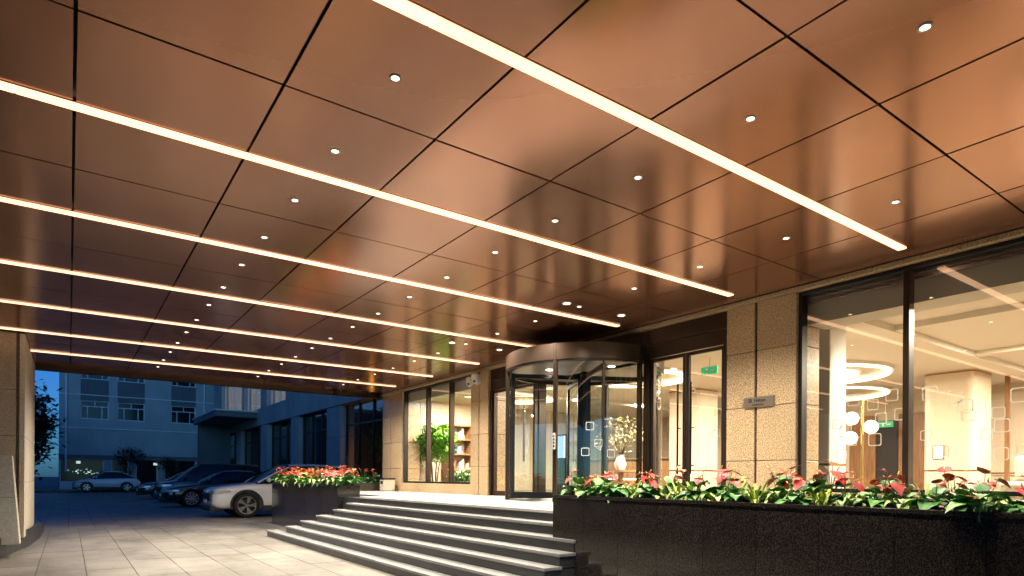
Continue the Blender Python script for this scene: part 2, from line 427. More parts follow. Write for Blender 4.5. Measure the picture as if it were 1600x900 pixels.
dl_trim = MB().lathe([(0.052,0.0),(0.050,-0.007),(0.040,-0.009),(0.034,-0.006),(0.033,-0.003)], k=16).data('trim_ring', 'white_paint', True)
dl_glow = MB().lathe([(0.0,-0.003),(0.034,-0.003)], k=20).data('lens', 'downlight_glow')
rowname = {1.515: 'the row over the open driveway', 3.515: 'the middle row above the steps', 5.53: 'the row nearest the facade'}
for xr, ylo in ((1.515, 3.32), (3.515, 1.36), (5.53, 2.27)):
    ys = []
    k = 0
    for base in range(0, 8):
        for off in (-0.43+0.0, 0.53):
            y = SY0+SDY*base+off-SDY*1
            ys.append(y)
    ys = [y for y in ys if ylo-0.3 < y < 15.4]
    for q, y in enumerate(ys):
        t = thing('downlight', (xr, y, CZ), f'small round recessed downlight, {ORD[q]} {"" if q == 0 else "from the viewer "}in {rowname[xr]}', 'downlight', 'downlights in the canopy soffit')
        inst('trim_ring', dl_trim, (xr, y, CZ), t, scale=0.68); inst('lens', dl_glow, (xr, y, CZ-0.001), t, scale=0.68)
        L = lamp('downlight_beam', 'SPOT', (xr, y, CZ-0.03), {1.515: 265, 3.515: 225, 5.53: 245}[xr], (1.0, 0.88, 0.72), t, spot_size=R_(150 if y > 12.5 else {1.515: 108, 3.515: 118, 5.53: 140}[xr]), spot_blend=0.95, shadow_soft_size=0.03)
for q, (x, y, w) in enumerate(((5.29, 6.23, 'left of the pair before the revolving door'), (6.29, 6.23, 'right of the pair, close to the facade above the double door'), (5.28, 9.2, 'beyond the revolving door, farther from the facade'), (6.25, 9.2, 'beyond the revolving door, close to the facade'))):
    t = thing('large_downlight', (x, y, CZ), f'larger round surface downlight, {w}', 'downlight', 'large downlights by the entrance')
    inst('trim_ring', dl_trim, (x, y, CZ), t, scale=1.25); inst('lens', dl_glow, (x, y, CZ-0.003), t, scale=1.25)
    lamp('downlight_beam', 'SPOT', (x, y, CZ-0.03), 170, (1.0, 0.86, 0.66), t, spot_size=R_(100), spot_blend=0.8, shadow_soft_size=0.04)

# ------------------------------------------------------------------ hotel building: facade and lobby shell
hotel = thing('hotel_building', (XF, 8, 0), 'granite fronted hotel with glazed lit lobby under the canopy', 'building')
XG = XF+0.10      # glass plane
# granite columns: stacked blocks with open joints, two halves with a dark slot between
ZJ = [ZP-0.004, 1.462, 2.143, 2.85, 3.462]
def column(y0, y1, slot, depth=0.55, xf=XF):
    c = sub('granite_column', (xf, (y0+y1)/2, ZP), hotel)
    B(xf+0.035, xf+depth, y0+0.02, y1-0.02, 0.0, CZ+0.05).build('column_core', 'dark_frame', c)
    halves = [(y0, slot-0.018), (slot+0.018, y1)]
    for (a, b_) in halves:
        for z0, z1 in zip(ZJ, ZJ[1:]):
            d = random.uniform(-0.002, 0.002)
            B(xf+d, xf+depth-0.03, a, b_, z0+0.004, z1-0.004).build('granite_block', 'beige_granite', c, bevel=0.004)
    return c
column(4.09, 5.05, 4.625); column(10.78, 11.46, 11.13); column(14.86, 16.07, 15.57)
# granite edge band under the soffit, in lengths
y = -3.0
band = sub('cornice_band', (XF, 6, 3.49), hotel)
while y < 16.07:
    y1 = min(y+0.9, 16.07)
    B(XF-0.035, XF+0.3, y+0.003, y1-0.003, 3.464, 3.515).build('granite_block', 'beige_granite', band, bevel=0.003); y = y1
B(XF-0.03, XF+0.05, -3, 16.3, CZ+0.004, CZ+0.05).build('shadow_gap_trim', 'void_black', hotel)
# sill wall blocks below window A and window D
for (a, b_, nm) in ((11.463, 14.857, 5), (-3.0, 4.087, 9)):
    s_ = sub('sill_wall', (XF, (a+b_)/2, ZP), hotel)
    for i in range(nm):
        q0, q1 = a+(b_-a)*i/nm, a+(b_-a)*(i+1)/nm
        B(XF+0.012, XF+0.3, q0+0.002, q1-0.002, ZP-0.004, 1.085).build('granite_block', 'beige_granite', s_, bevel=0.003)

def window(y0, y1, mull, z0, z1, name='window'):
    w = sub(name, (XG, (y0+y1)/2, z0), hotel)
    f = 0.045
    m_ = MB()
    m_.box(XG-0.06, XG+0.06, y0, y0+f, z0, z1); m_.box(XG-0.06, XG+0.06, y1-f, y1, z0, z1)
    m_.box(XG-0.06, XG+0.06, y0+f, y1-f, z0, z0+f); m_.box(XG-0.06, XG+0.06, y0+f, y1-f, z1-f, z1)
    m_.build('window_frame', 'dark_frame', w, bevel=0.003)
    ed = [y0+f]+[v for q in mull for v in (q-0.03, q+0.03)]+[y1-f]
    for q in mull: B(XG-0.065, XG+0.055, q-0.03, q+0.03, z0+f, z1-f).build('mullion', 'bronze_frame', w, bevel=0.003)
    for i in range(0, len(ed), 2):
        me = MB().add([(XG,ed[i],z0+f),(XG,ed[i+1],z0+f),(XG,ed[i+1],z1-f),(XG,ed[i],z1-f)], [(0,1,2,3)])
        me.build('pane', 'window_glass', w)
    return w
wA = window(11.465, 14.855, [12.44, 13.57], 1.087, 3.46)
wD = window(-3.0, 4.085, [-1.1, 0.9, 2.91], 1.087, 3.46)
def squircle(r, n_=5):
    p = []
    for cx_, cy_, a in ((1,1,0), (-1,1,90), (-1,-1,180), (1,-1,270)):
        for i in range(n_): t = R_(a+90*i/(n_-1)); p.append((cx_*0.68*r+0.32*r*math.cos(t), cy_*0.68*r+0.32*r*math.sin(t)))
    return p
def decal(y, z, s, parent, x=XG+0.004):
    o_, i_ = squircle(s), squircle(s*0.86); k = len(o_)
    vs = [(x,y+a,z+b_) for a,b_ in o_]+[(x,y+a,z+b_) for a,b_ in i_]+[(x+0.002,y+a,z+b_) for a,b_ in o_]+[(x+0.002,y+a,z+b_) for a,b_ in i_]
    fs = []
    for j in range(k):
        q = (j+1) % k
        fs += [(j,q,k+q,k+j), (2*k+j,3*k+j,3*k+q,2*k+q), (j,2*k+j,2*k+q,q), (k+j,k+q,3*k+q,3*k+j)]
    MB().add(vs, fs).build('square_decal', 'frost_decal', parent)
for (y, z) in [(3.072,2.137),(3.265,2.052),(3.471,2.125),(3.179,1.897),(3.65,1.867),(3.557,1.778),(3.484,1.665),(3.242,1.67),(3.599,1.516),(2.982,1.927),(2.711,2.117),(2.488,2.062),(2.401,1.956),(2.375,1.865),(2.745,1.69),(2.228,1.677),(2.135,1.873),(2.106,1.75),(2.111,1.484),(2.599,1.526),(1.975,2.025),(1.94,1.518),(1.7,1.8),(1.4,2.0)]:
    decal(y, z, random.uniform(0.052, 0.072), wD)
# lintel over the entrance, double door, side glazing
ln = sub('entrance_lintel', (XF, 8, 3.2), hotel)
for i, (a, b_) in enumerate(((5.055, 6.45), (6.455, 7.9), (7.905, 9.35), (9.355, 10.775))):
    B(XF+0.05, XF+0.25, a, b_, 3.235, 3.46).build('lintel_panel', 'bronze_frame', ln, bevel=0.003)
    B(XF+0.06, XF+0.25, a, b_, 3.03, 3.23).build('lintel_panel', 'bronze_frame', ln, bevel=0.003)
for (a, b_) in ((5.055, 5.13), (6.43, 6.54), (9.1, 9.25), (10.1, 10.16), (10.72, 10.775)):
    B(XF+0.03, XF+0.2, a, b_, ZP, 3.028).build('jamb_post', 'bronze_frame', hotel, bevel=0.004)
def leaf(y0, y1, hy, name='door_leaf', handle=True):
    d = sub(name, (XG, (y0+y1)/2, ZP), hotel); f = 0.05; z0, z1 = ZP+0.012, 3.02
    m_ = MB(); m_.box(XG-0.025, XG+0.025, y0, y0+f, z0, z1); m_.box(XG-0.025, XG+0.025, y1-f, y1, z0, z1)
    m_.box(XG-0.025, XG+0.025, y0+f, y1-f, z0, z0+0.09); m_.box(XG-0.025, XG+0.025, y0+f, y1-f, z1-f, z1)
    m_.build('door_frame', 'bronze_frame', d, bevel=0.003)
    MB().add([(XG,y0+f,z0+0.09),(XG,y1-f,z0+0.09),(XG,y1-f,z1-f),(XG,y0+f,z1-f)], [(0,1,2,3)]).build('pane', 'window_glass', d)
    if handle:
        h_ = MB(); h_.tube([(XG-0.085,hy,1.30),(XG-0.085,hy,2.58)], 0.014, 10)
        for z in (1.42, 1.95, 2.46): h_.tube([(XG-0.085,hy,z),(XG-0.02,hy,z)], 0.009, 8)
        h_.build('pull_handle', 'black_metal', d, True)
    return d
d1 = leaf(5.135, 5.775, 5.64); d2 = leaf(5.785, 6.425, 5.87)
for (y, z) in [(5.255,2.133),(5.359,1.92),(5.283,1.852)]: decal(y, z, 0.055, d1)
leaf(10.165, 10.715, 10.2, 'side_light', False); leaf(9.255, 10.095, 10.0, 'side_light', False)

# lobby shell
struct(B(XF+0.02, 17.2, -3.2, 16.0, 0.3, ZP-0.006).build('lobby_floor', 'marble_floor'))
struct(B(XF+0.3, 17.2, -3.2, 16.0, 3.40, 3.6).build('lobby_ceiling', 'interior_ceiling'))
struct(B(17.0, 17.3, -3.4, 16.2, ZP-0.3, 3.6).build('lobby_back_wall', 'interior_wall'))
struct(B(XF+0.1, 17.0, 15.8, 16.05, ZP-0.3, 3.6).build('lobby_end_wall', 'interior_wall'))
struct(B(XF+0.1, 17.0, -3.4, -3.15, ZP-0.3, 3.6).build('lobby_side_wall', 'interior_wall'))
struct(B(XF+0.22, XF+0.62, -3.1, 4.07, 3.10, 3.47).build('lobby_window_bulkhead', 'bulkhead_paint'))
B(XF+0.22, XF+0.5, 11.5, 14.85, 3.2, 3.47).build('blind_box', 'interior_white', hotel)
bl = sub('blind_rail', (XG+0.08, 1, 3.3), hotel)
for z in (3.33, 3.385):
    B(XG+0.065, XG+0.11, -3.0, 4.04, z, z+0.045).build('blind_slat', 'steel', bl, bevel=0.004)
# coffer beams on the lobby ceiling
for y in (0.2, 2.2, 4.0, 9.5, 12.5): B(8.0, 16.9, y, y+0.22, 3.3, 3.398).build('ceiling_beam', 'interior_ceiling', hotel)
for x in (9.4, 12.3): B(x, x+0.2, 0.43, 4.0, 3.32, 3.398).build('ceiling_beam', 'interior_ceiling', hotel)
# lobby pillars
def round_pillar(x, y, hx, hy, name='lobby_pillar', m_='interior_wall', r=0.16):
    p = []
    for cx_, cy_, a in ((x+hx-r,y+hy-r,0), (x-hx+r,y+hy-r,90), (x-hx+r,y-hy+r,180), (x+hx-r,y-hy+r,270)):
        for i in range(6): t = R_(a+18*i); p.append((cx_+r*math.cos(t), cy_+r*math.sin(t)))
    c = sub(name, (x, y, ZP), hotel)
    MB().prism(p, ZP-0.01, 3.4).build('shaft', m_, c, True)
    q = [(x+(a-x)*1.012, y+(b_-y)*1.012) for a, b_ in p]
    MB().prism(q, 1.42, 1.45).build('trim_band', 'brass', c); MB().prism(q, 3.35, 3.38).build('trim_band', 'wood', c)
round_pillar(14.65, 5.05, 0.5, 0.45)
round_pillar(8.45, 4.62, 0.22, 0.32, m_='interior_white', r=0.02)
round_pillar(12.5, 9.9, 0.45, 0.45)
round_pillar(13.8, 1.2, 0.5, 0.45)
B(15.6, 15.66, 4.47, 4.55, ZP, 3.398).build('wood_screen', 'wood', hotel)
# lobby back wall features
B(16.9, 16.998, 6.3, 7.1, ZP, 2.9).build('wall_panel', 'wood', hotel, bevel=0.01)
B(16.93, 16.999, 7.12, 7.62, ZP, 2.75).build('doorway', 'dark_opening', hotel)
B(16.9, 16.998, 7.64, 8.3, ZP, 2.9).build('wall_panel', 'wood', hotel, bevel=0.01)
for a in (-1, 1.2, 3.4, 9, 11.2, 13.4): B(16.96, 16.998, a, a+2.1, ZP+0.5, 3.2).build('wall_panel', 'interior_wall', hotel, bevel=0.01)
B(16.95, 16.999, -3, 6.2, 1.40, 1.43).build('dado_rail', 'brass', hotel)

# lobby lights
def ring_light(x, y, r, w, lab):
    t = thing('ring_light', (x, y, 3.3), lab, 'ceiling light', 'lobby ring lights')
    MB().lathe([(r,3.30),(r,3.36),(r-w,3.36),(r-w,3.30),(r,3.30)], (x,y,0), k=48).build('glowing_ring', 'ring_glow', t, True)
    m_ = MB()
    MB().lathe([(r+0.05,3.398),(r+0.05,3.34),(r+0.012,3.34),(r+0.012,3.398)], (x,y,0), k=48).build('cove_rim', 'interior_white', t, True)
ring_light(15.2, 8.1, 1.4, 0.06, 'lower oval glowing ring light on the lobby ceiling')
ring_light(12.3, 6.7, 1.3, 0.06, 'nearer oval glowing ring light on the lobby ceiling')
ring_light(12.3, 6.7, 0.75, 0.10, 'small inner glowing ring within the nearer lobby ring light')
ring_light(9.7, 9.2, 1.1, 0.10, 'glowing ring light on the lobby ceiling behind the double door')
ring_light(9.8, 13.4, 0.9, 0.10, 'glowing ring light on the lobby ceiling behind the tree window')
for q, (x, y, w) in enumerate(((9.2, 2.0, 'nearest behind the wide window'), (11.5, 2.8, 'deeper behind the wide window'), (14.5, 2.6, 'by the far lobby pillar'), (9.6, 5.6, 'behind the double door'), (13.3, 7.6, 'in the middle of the lobby'), (9.6, 8.3, 'behind the revolving door'), (9.4, 11.6, 'behind the granite pier beside the revolving door'), (8.7, 14.2, 'above the indoor tree'), (13.5, 12.5, 'deep in the lobby'))):
    t = thing('lobby_downlight', (x, y, 3.4), f'flat round lobby ceiling lamp {w}', 'ceiling light', 'lobby ceiling lamps')
    MB().lathe([(0.0,3.385),(0.14,3.385),(0.16,3.395)], (x,y,0), k=20).build('glowing_disc', 'panel_glow', t)
    MB().lathe([(0.16,3.398),(0.165,3.38),(0.185,3.38),(0.19,3.398)], (x,y,0), k=20).build('trim_ring', 'interior_white', t, True)
    o = lamp('lobby_lamp', 'AREA', (x, y, 3.37), 470, (1.0, 0.86, 0.67), t, shape='DISK', size=0.5)

# ------------------------------------------------------------------ revolving door
RX, RY, RR = XF, 7.84, 1.29
rv = thing('revolving_door', (RX, RY, ZP), 'round glass revolving door with bronze drum canopy', 'door')
def arc(r0, r1, a0, a1, z0, z1, k=24, ce=(RX, RY)):
    m_ = MB(); vs = []
    for i in range(k+1):
        t = a0+(a1-a0)*i/k
        for r in (r0, r1):
            for z in (z0, z1): vs.append((ce[0]+r*math.cos(t), ce[1]+r*math.sin(t), z))
    fs = []
    for i in range(k):
        a, b_ = 4*i, 4*i+4
        fs += [(a,b_,b_+1,a+1), (a+2,a+3,b_+3,b_+2), (a+1,b_+1,b_+3,a+3), (a,a+2,b_+2,b_)]
    fs += [(0,1,3,2), (4*k,4*k+2,4*k+3,4*k+1)]
    return m_.add(vs, fs)
PI = math.pi
ph = R_(29)
arc(RR-0.06, RR+0.03, PI/2-0.1, 3*PI/2+0.1, 3.0, 3.24, 40).build('drum_fascia', 'bronze_fascia', rv, True)
MB().lathe([(0.0,3.236),(RR-0.06,3.236)], (RX,RY,0), k=40).build('drum_roof', 'bronze_frame', rv)
MB().lathe([(0.0,3.03),(RR-0.065,3.03)], (RX,RY,0), k=40).build('drum_soffit', 'drum_grey', rv)
arc(RR-0.055, RR+0.02, PI/2-0.1, 3*PI/2+0.1, 2.97, 2.998, 40).build('head_ring', 'dark_frame', rv, True)
MB().lathe([(0.0,ZP+0.006),(RR,ZP+0.006)], (RX,RY,0), k=40).build('floor_mat', 'trim_black', rv)
for a in (PI-ph, PI+ph, PI/2+0.03, 3*PI/2-0.03, PI+R_(61)):
    c = (RX+RR*math.cos(a), RY+RR*math.sin(a)); w = 0.042 if abs(a-PI-R_(61)) > 0.01 else 0.02
    m_ = MB().prism([(c[0]+w*math.cos(a+q), c[1]+w*math.sin(a+q)) for q in (PI/4, 3*PI/4, 5*PI/4, 7*PI/4)], ZP, 2.97 if w < 0.03 else 3.235)
    m_.build('drum_post', 'bronze_frame', rv)
for (a0, a1) in ((PI/2+0.06, PI-ph-0.04), (PI+ph+0.04, 3*PI/2-0.06)):
    k = 20; vs = []
    for i in range(k+1):
        t = a0+(a1-a0)*i/k
        for z in (ZP+0.06, 2.97): vs.append((RX+(RR-0.01)*math.cos(t), RY+(RR-0.01)*math.sin(t), z))
    MB().add(vs, [(2*i,2*i+2,2*i+3,2*i+1) for i in range(k)]).build('curved_pane', 'clear_glass', rv, True)
    arc(RR-0.03, RR+0.015, a0, a1, ZP+0.001, ZP+0.06, 20).build('base_rail', 'dark_frame', rv, True)
# same curved glazing on the lobby side
for (a0, a1) in ((-PI/2+0.06, -ph), (ph, PI/2-0.06)):
    k = 16; vs = []
    for i in range(k+1):
        t = a0+(a1-a0)*i/k
        for z in (ZP+0.06, 2.97): vs.append((RX+(RR-0.01)*math.cos(t), RY+(RR-0.01)*math.sin(t), z))
    MB().add(vs, [(2*i,2*i+2,2*i+3,2*i+1) for i in range(k)]).build('curved_pane', 'clear_glass', rv, True)
for a in (ph, -ph):
    c = (RX+RR*math.cos(a), RY+RR*math.sin(a))
    B(c[0]-0.03, c[0]+0.03, c[1]-0.03, c[1]+0.03, ZP, 3.03).build('drum_post', 'bronze_frame', rv)
arc(RR-0.055, RR+0.02, -PI/2+0.1, PI/2-0.1, 2.975, 3.235, 40).build('drum_fascia', 'bronze_frame', rv, True)
for q in range(4):
    a = R_(152+90*q); d = Vector((math.cos(a), math.sin(a), 0)); nrm = Vector((-d.y, d.x, 0))
    w = sub('door_wing', (RX, RY, ZP), rv)
    def seg(r0, r1, z0, z1, th):
        o = Vector((RX, RY, 0)); p = [o+d*r0-nrm*th, o+d*r1-nrm*th, o+d*r1+nrm*th, o+d*r0+nrm*th]
        return [(v_.x, v_.y) for v_ in p], z0, z1
    m_ = MB()
    for s_ in (seg(0.05,0.11,ZP+0.03,2.95,0.022), seg(1.17,1.23,ZP+0.03,2.95,0.022), seg(0.11,1.17,ZP+0.03,ZP+0.13,0.022), seg(0.11,1.17,2.88,2.95,0.022)): m_.prism(*s_)
    m_.build('wing_frame', 'dark_frame', w)
    p0, p1 = Vector((RX,RY,0))+d*0.11, Vector((RX,RY,0))+d*1.17
    MB().add([(p0.x,p0.y,ZP+0.13),(p1.x,p1.y,ZP+0.13),(p1.x,p1.y,2.88),(p0.x,p0.y,2.88)], [(0,1,2,3)]).build('pane', 'clear_glass', w)
    hb = MB(); e = Vector((RX,RY,0))+d*1.02+nrm*0.06
    hb.tube([(e.x,e.y,1.5),(e.x,e.y,2.4)], 0.013, 8); hb.build('push_bar', 'steel', w, True)
MB().tube([(RX,RY,ZP),(RX,RY,3.02)], 0.05, 16).build('centre_shaft', 'dark_frame', rv, True)
for a in (0.6, 2.7, 4.8):
    c = (RX+0.6*math.cos(a), RY+0.6*math.sin(a))
    MB().lathe([(0.0,3.022),(0.05,3.022),(0.06,3.028)], (c[0],c[1],0), k=14).build('drum_lamp', 'downlight_glow', rv)
    lamp('drum_lamp_beam', 'SPOT', (c[0], c[1], 3.01), 60, (1,0.9,0.75), rv, spot_size=R_(100), spot_blend=0.7, shadow_soft_size=0.04)
# notice strip and key switch on the front post
a = PI+ph; c = (RX+(RR+0.045)*math.cos(a), RY+(RR+0.045)*math.sin(a))
st_ = B(c[0]-0.006, c[0], c[1]-0.028, c[1]+0.028, 1.66, 1.90).build('notice_strip', 'white_plastic', rv)
for i in range(4): B(c[0]-0.009, c[0]-0.0065, c[1]-0.016, c[1]+0.016, 1.69+0.05*i, 1.72+0.05*i).build('notice_mark', 'sign_ink', st_)
B(c[0]-0.014, c[0], c[1]-0.022, c[1]+0.022, 1.55, 1.62).build('key_switch', 'black_metal', rv, bevel=0.004)
for (t, z) in ((4.05, 2.0), (4.15, 1.75), (4.25, 2.05), (4.3, 1.6), (4.0, 1.62), (4.4, 1.9)):
    decal_m = MB(); o_, i_ = squircle(0.06), squircle(0.051); k = len(o_); vs = []
    for ring, rad in ((o_, RR-0.004), (i_, RR-0.004)):
        for (u, w_) in ring: vs.append((RX+rad*math.cos(t+u/RR), RY+rad*math.sin(t+u/RR), z+w_))
    decal_m.add(vs, [(j,(j+1)%k,k+(j+1)%k,k+j) for j in range(k)]).build('square_decal', 'frost_decal', rv)

# ------------------------------------------------------------------ steps and landing
steps = thing('entrance_steps', (4, 9, 0), 'wide flight of grey granite steps up to the hotel landing', 'steps')
RISE = ZP/7
noseX = [3.31+0.18*k for k in range(7)]
yl = [13.37, 12.65, 12.25, 11.88, 11.45, 11.25, 11.1]
for k in range(6):
    z = RISE*(k+1); y0 = 4.62; y1 = yl[k]
    B(noseX[k]+0.022, 6.9, y0+0.02, y1-0.02, z-RISE-0.02 if k else -0.02, z-0.033).build('riser', 'riser_granite', steps)
    nseg = 6; ya = y0
    for i in range(nseg):
        yb = y0+(y1-y0)*(i+1)/nseg
        B(noseX[k], noseX[k+1]+0.04, ya+(0.0015 if i else 0), yb-0.0015, z-0.032, z).build('tread_slab', 'step_granite', steps, bevel=0.004)
        ya = yb
land = thing('landing', (5.7, 8, ZP), 'pale stone landing before the hotel doors', 'landing')
B(noseX[6]+0.022, XF+0.01, -4, 16.2, 0.0, ZP-0.034).build('landing_base', 'riser_granite', land)
xsl = [noseX[6], 5.06, 5.73, 6.4, XF+0.03]
for i in range(4):
    ya = -1.5
    while ya < 16.1:
        yb = min(ya+1.25, 16.2)
        if not (xsl[i] < 4.6 and (yb > 11.2 or ya < 4.7)):
            B(xsl[i]+(0.0015 if i else 0), xsl[i+1]-0.0015, ya+0.0015, yb-0.0015, ZP-0.033, ZP).build('paving_slab', 'landing_stone', land, bevel=0.002)
        ya = yb

# ------------------------------------------------------------------ planters
def planter(x0, x1, y0, y1, z0, z1, lab, npan, nend):
    t = thing('granite_planter', ((x0+x1)/2, (y0+y1)/2, z0), lab, 'planter', 'polished granite planters')
    B(x0+0.018, x1-0.018, y0+0.018, y1-0.018, z0, z1-0.065).build('core', 'grout', t)
    B(x0+0.03, x1-0.03, y0+0.03, y1-0.03, z1-0.07, z1-0.05).build('soil_bed', 'soil', t)
    w = (y1-y0)/npan
    for i in range(npan):
        for xa, xb in ((x0, x0+0.028), (x1-0.028, x1)):
            B(xa+random.uniform(0, 0.0015), xb, y0+w*i+0.0025, y0+w*(i+1)-0.0025, z0-0.01, z1-0.03).build('granite_panel', 'black_granite', t)
    w = (x1-x0-0.06)/nend
    for i in range(nend):
        for ya, yb in ((y0, y0+0.028), (y1-0.028, y1)):
            B(x0+0.03+w*i+0.0025, x0+0.03+w*(i+1)-0.0025, ya+random.uniform(0, 0.0015), yb, z0-0.01, z1-0.03).build('granite_panel', 'black_granite', t)
    for (a, b_, c_, d_) in ((x0-0.006, x0+0.06, y0-0.006, y1+0.006), (x1-0.06, x1+0.006, y0-0.006, y1+0.006), (x0+0.061, x1-0.061, y0-0.006, y0+0.06), (x0+0.061, x1-0.061, y1-0.06, y1+0.006)):
        B(a, b_, c_, d_, z1-0.029, z1).build('rim_slab', 'black_granite', t, bevel=0.004)
    return t
planter(4.06, 4.62, 4.98-0.465*14, 4.98, 0, 1.055, 'long black polished granite planter right of the steps', 14, 1)
planter(4.3, 4.76, 11.95, 16.8, 0, 1.065, 'tall black granite planter left of the steps by the parked cars', 5, 1)
planter(5.3, 6.85, 15.45, 15.95, ZP+0.012, 1.075, 'low dark planter on the far end of the landing', 1, 3)

# plants ------------------------------------------------------------
def blade(L, W, rise, droop, heart, fold=0.25, stem=0.0, stem_out=0.0, n_=8, sw=0.004, upturn=0.0):
    """a leaf blade with its stalk, growing along +x from the origin"""
    m_ = MB()
    x0, z0 = stem_out, stem
    if stem: m_.tube([(0,0,0), (stem_out*0.45, 0, stem*0.6), (x0, 0, z0)], [sw, sw*0.85, sw*0.7], 5, 1, False)
    vs = []; uv = []; fs = []
    for i in range(n_+1):
        t = i/n_
        if heart:
            w = W*(1.25*math.sin(math.pi*min(1, (t*0.93+0.07))**0.62)*(1-0.25*t)) if t < 1 else 0.0
            xx = L*t
        else:
            w = W*math.sin(math.pi*(0.08+0.92*t)**0.75); xx = L*t
            if t == 1: w = 0
        zz = rise*t*L-droop*L*t*t
        xd = x0+xx*math.cos(min(1.1, 0.8*droop*t))
        back = -L*0.16*(1-t)**3 if heart else 0
        vs += [(xd+back, -w, z0+zz+fold*w), (xd+back*0.4, -w*0.5, z0+zz+fold*0.3*w), (xd, 0, z0+zz), (xd+back*0.4, w*0.5, z0+zz+fold*0.3*w), (xd+back, w, z0+zz+fold*w)]
        uv += [(0,t),(0.25,t),(0.5,t),(0.75,t),(1,t)]
    for i in range(n_):
        for j in range(4): fs.append((5*i+j, 5*i+j+1, 5*i+6+j, 5*i+5+j))
    m_.add(vs, fs, 0, uv); return m_
heart_me = [blade(L, W, r_, d_, True, 0.22, s_, so, 7).data('leaf', ['leaf_heart', 'stem'], True) for L, W, r_, d_, s_, so in
            ((0.15,0.058,0.55,0.55,0.10,0.05), (0.13,0.052,0.3,0.6,0.14,0.04), (0.16,0.062,0.2,0.6,0.09,0.06), (0.12,0.048,0.8,0.7,0.17,0.03), (0.14,0.056,0.0,0.5,0.12,0.05))]
stripe_me = [blade(L, W, r_, d_, False, 0.45, s_, so, 8).data('leaf', ['leaf_striped', 'stem'], True) for L, W, r_, d_, s_, so in
             ((0.19,0.036,1.1,1.15,0.05,0.02), (0.17,0.042,0.9,1.1,0.07,0.03), (0.20,0.034,0.75,1.0,0.05,0.02), (0.15,0.036,1.5,1.4,0.08,0.01))]
lime_me = [blade(L, W, r_, d_, False, 0.5, s_, so, 8).data('leaf', ['leaf_lime', 'stem'], True) for L, W, r_, d_, s_, so in
           ((0.19,0.013,2.0,1.3,0.05,0.01), (0.16,0.013,1.4,1.1,0.05,0.015), (0.19,0.014,1.1,1.0,0.04,0.01))]
def spathe(s_, so, L, tilt):
    m_ = blade(L, L*0.46, tilt, 0.25, True, 0.12, s_, so, 6, 0.0035)
    m_.tube([(so+0.008,0,s_+0.004), (so+L*0.2,0,s_+0.018), (so+L*0.34,0,s_+0.03)], [0.004,0.004,0.0025], 6, 2)
    return m_.data('flower', ['spathe_red', 'stem', 'spadix'], True)
spathe_me = [spathe(0.27,0.04,0.085,-0.3), spathe(0.24,0.06,0.08,-0.6), spathe(0.31,0.03,0.085,0.35), spathe(0.26,0.05,0.09,-0.9), spathe(0.29,0.03,0.075,0.7), spathe(0.23,0.05,0.08,0.1)]
def plant(kind, x, y, z, lab, grp, nleaf, nfl, s=1.0):
    nm = {'heart': 'anthurium_plant', 'stripe': 'striped_leaf_plant', 'lime': 'lime_leaf_plant'}[kind]
    t = thing(nm, (x, y, z), lab, 'plant', grp)
    src = {'heart': heart_me, 'stripe': stripe_me, 'lime': lime_me}[kind]
    for i in range(nleaf):
        a = 2*PI*(i+random.uniform(-0.3, 0.3))/nleaf*(1 if kind != 'heart' else 1.62)
        inst('leaf', random.choice(src), (x+random.uniform(-.02,.02), y+random.uniform(-.02,.02), z), t, (random.uniform(-.15,.15), random.uniform(-.3,.2), a), s*random.uniform(0.7, 1.25))
    for i in range(nfl):
        a = random.uniform(0, 2*PI)
        inst('flower', random.choice(spathe_me), (x+random.uniform(-.03,.03), y+random.uniform(-.03,.03), z), t, (random.uniform(-.15,.15), random.uniform(-.2,.2), a), s*random.uniform(0.85, 1.15))
    return t
# right planter: front row and back row, counted from the steps
zs = 0.995; cnt = {'heart': 0, 'stripe': 0, 'lime': 0}
word = {'heart': 'red flowered anthurium', 'stripe': 'striped pale leaved plant', 'lime': 'spiky lime green plant'}
pat = ['heart','stripe','heart','stripe','heart','lime','heart','stripe','lime','heart','stripe','heart','lime','stripe','heart','lime','stripe','heart','stripe','heart','heart','stripe','heart','lime','heart','heart','stripe','heart']
frontk = 0
for row, xr in (('front', 4.235), ('back', 4.44)):
    cnt = {k: 0 for k in cnt}; y = 4.86 if row == 'front' else 4.78; i = 0
    while y > 0.75:
        kind = pat[(i+(0 if row == 'front' else 5)) % len(pat)]
        q = cnt[kind]; cnt[kind] += 1
        lab = f'{word[kind]}, {row} row of right planter, {ORD[q] if q else "first"} of its kind from steps'
        plant(kind, xr+random.uniform(-.03,.03), y, zs, lab, 'plants in the long right planter', {'heart': 16, 'stripe': 18, 'lime': 22}[kind], 0 if kind != 'heart' else (5 if row == 'front' else 7), (0.88 if row == 'front' else 1.0)*(1.0 if y > 2.2 else 0.85))
        y -= random.uniform(0.14, 0.19); i += 1
# one low leaf bunch hanging over the rim near the right edge of the frame
plant('heart', 4.07, 1.28, 1.0, 'leafy anthurium hanging over the rim at the far right of the planter', 'plants in the long right planter', 9, 0, 0.85)
# left planter
i = 0; cf = 0
y = 12.05
while y < 16.7:
    for row, xr in (('front', 4.4), ('back', 4.63)):
        kind = 'heart' if (i % 3 != 1 or row == 'back') else 'stripe'
        plant(kind, xr+random.uniform(-.03,.03), y+random.uniform(-.05,.05), 1.0, f'{word[kind]} in left planter by the cars, {row} row, {ORD[i] if i else "first"} from steps', 'plants in the left planter', 14, 8 if kind == 'heart' else 0, 1.25)
    y += 0.36; i += 1
for i, x in enumerate((5.45, 5.75, 6.05, 6.35, 6.65)):
    plant('heart', x, 15.68, 1.0, f'red flowered anthurium in low landing planter, {ORD[i] if i else "first"} from the driveway', 'plants on the landing', 14, 6, 1.25)

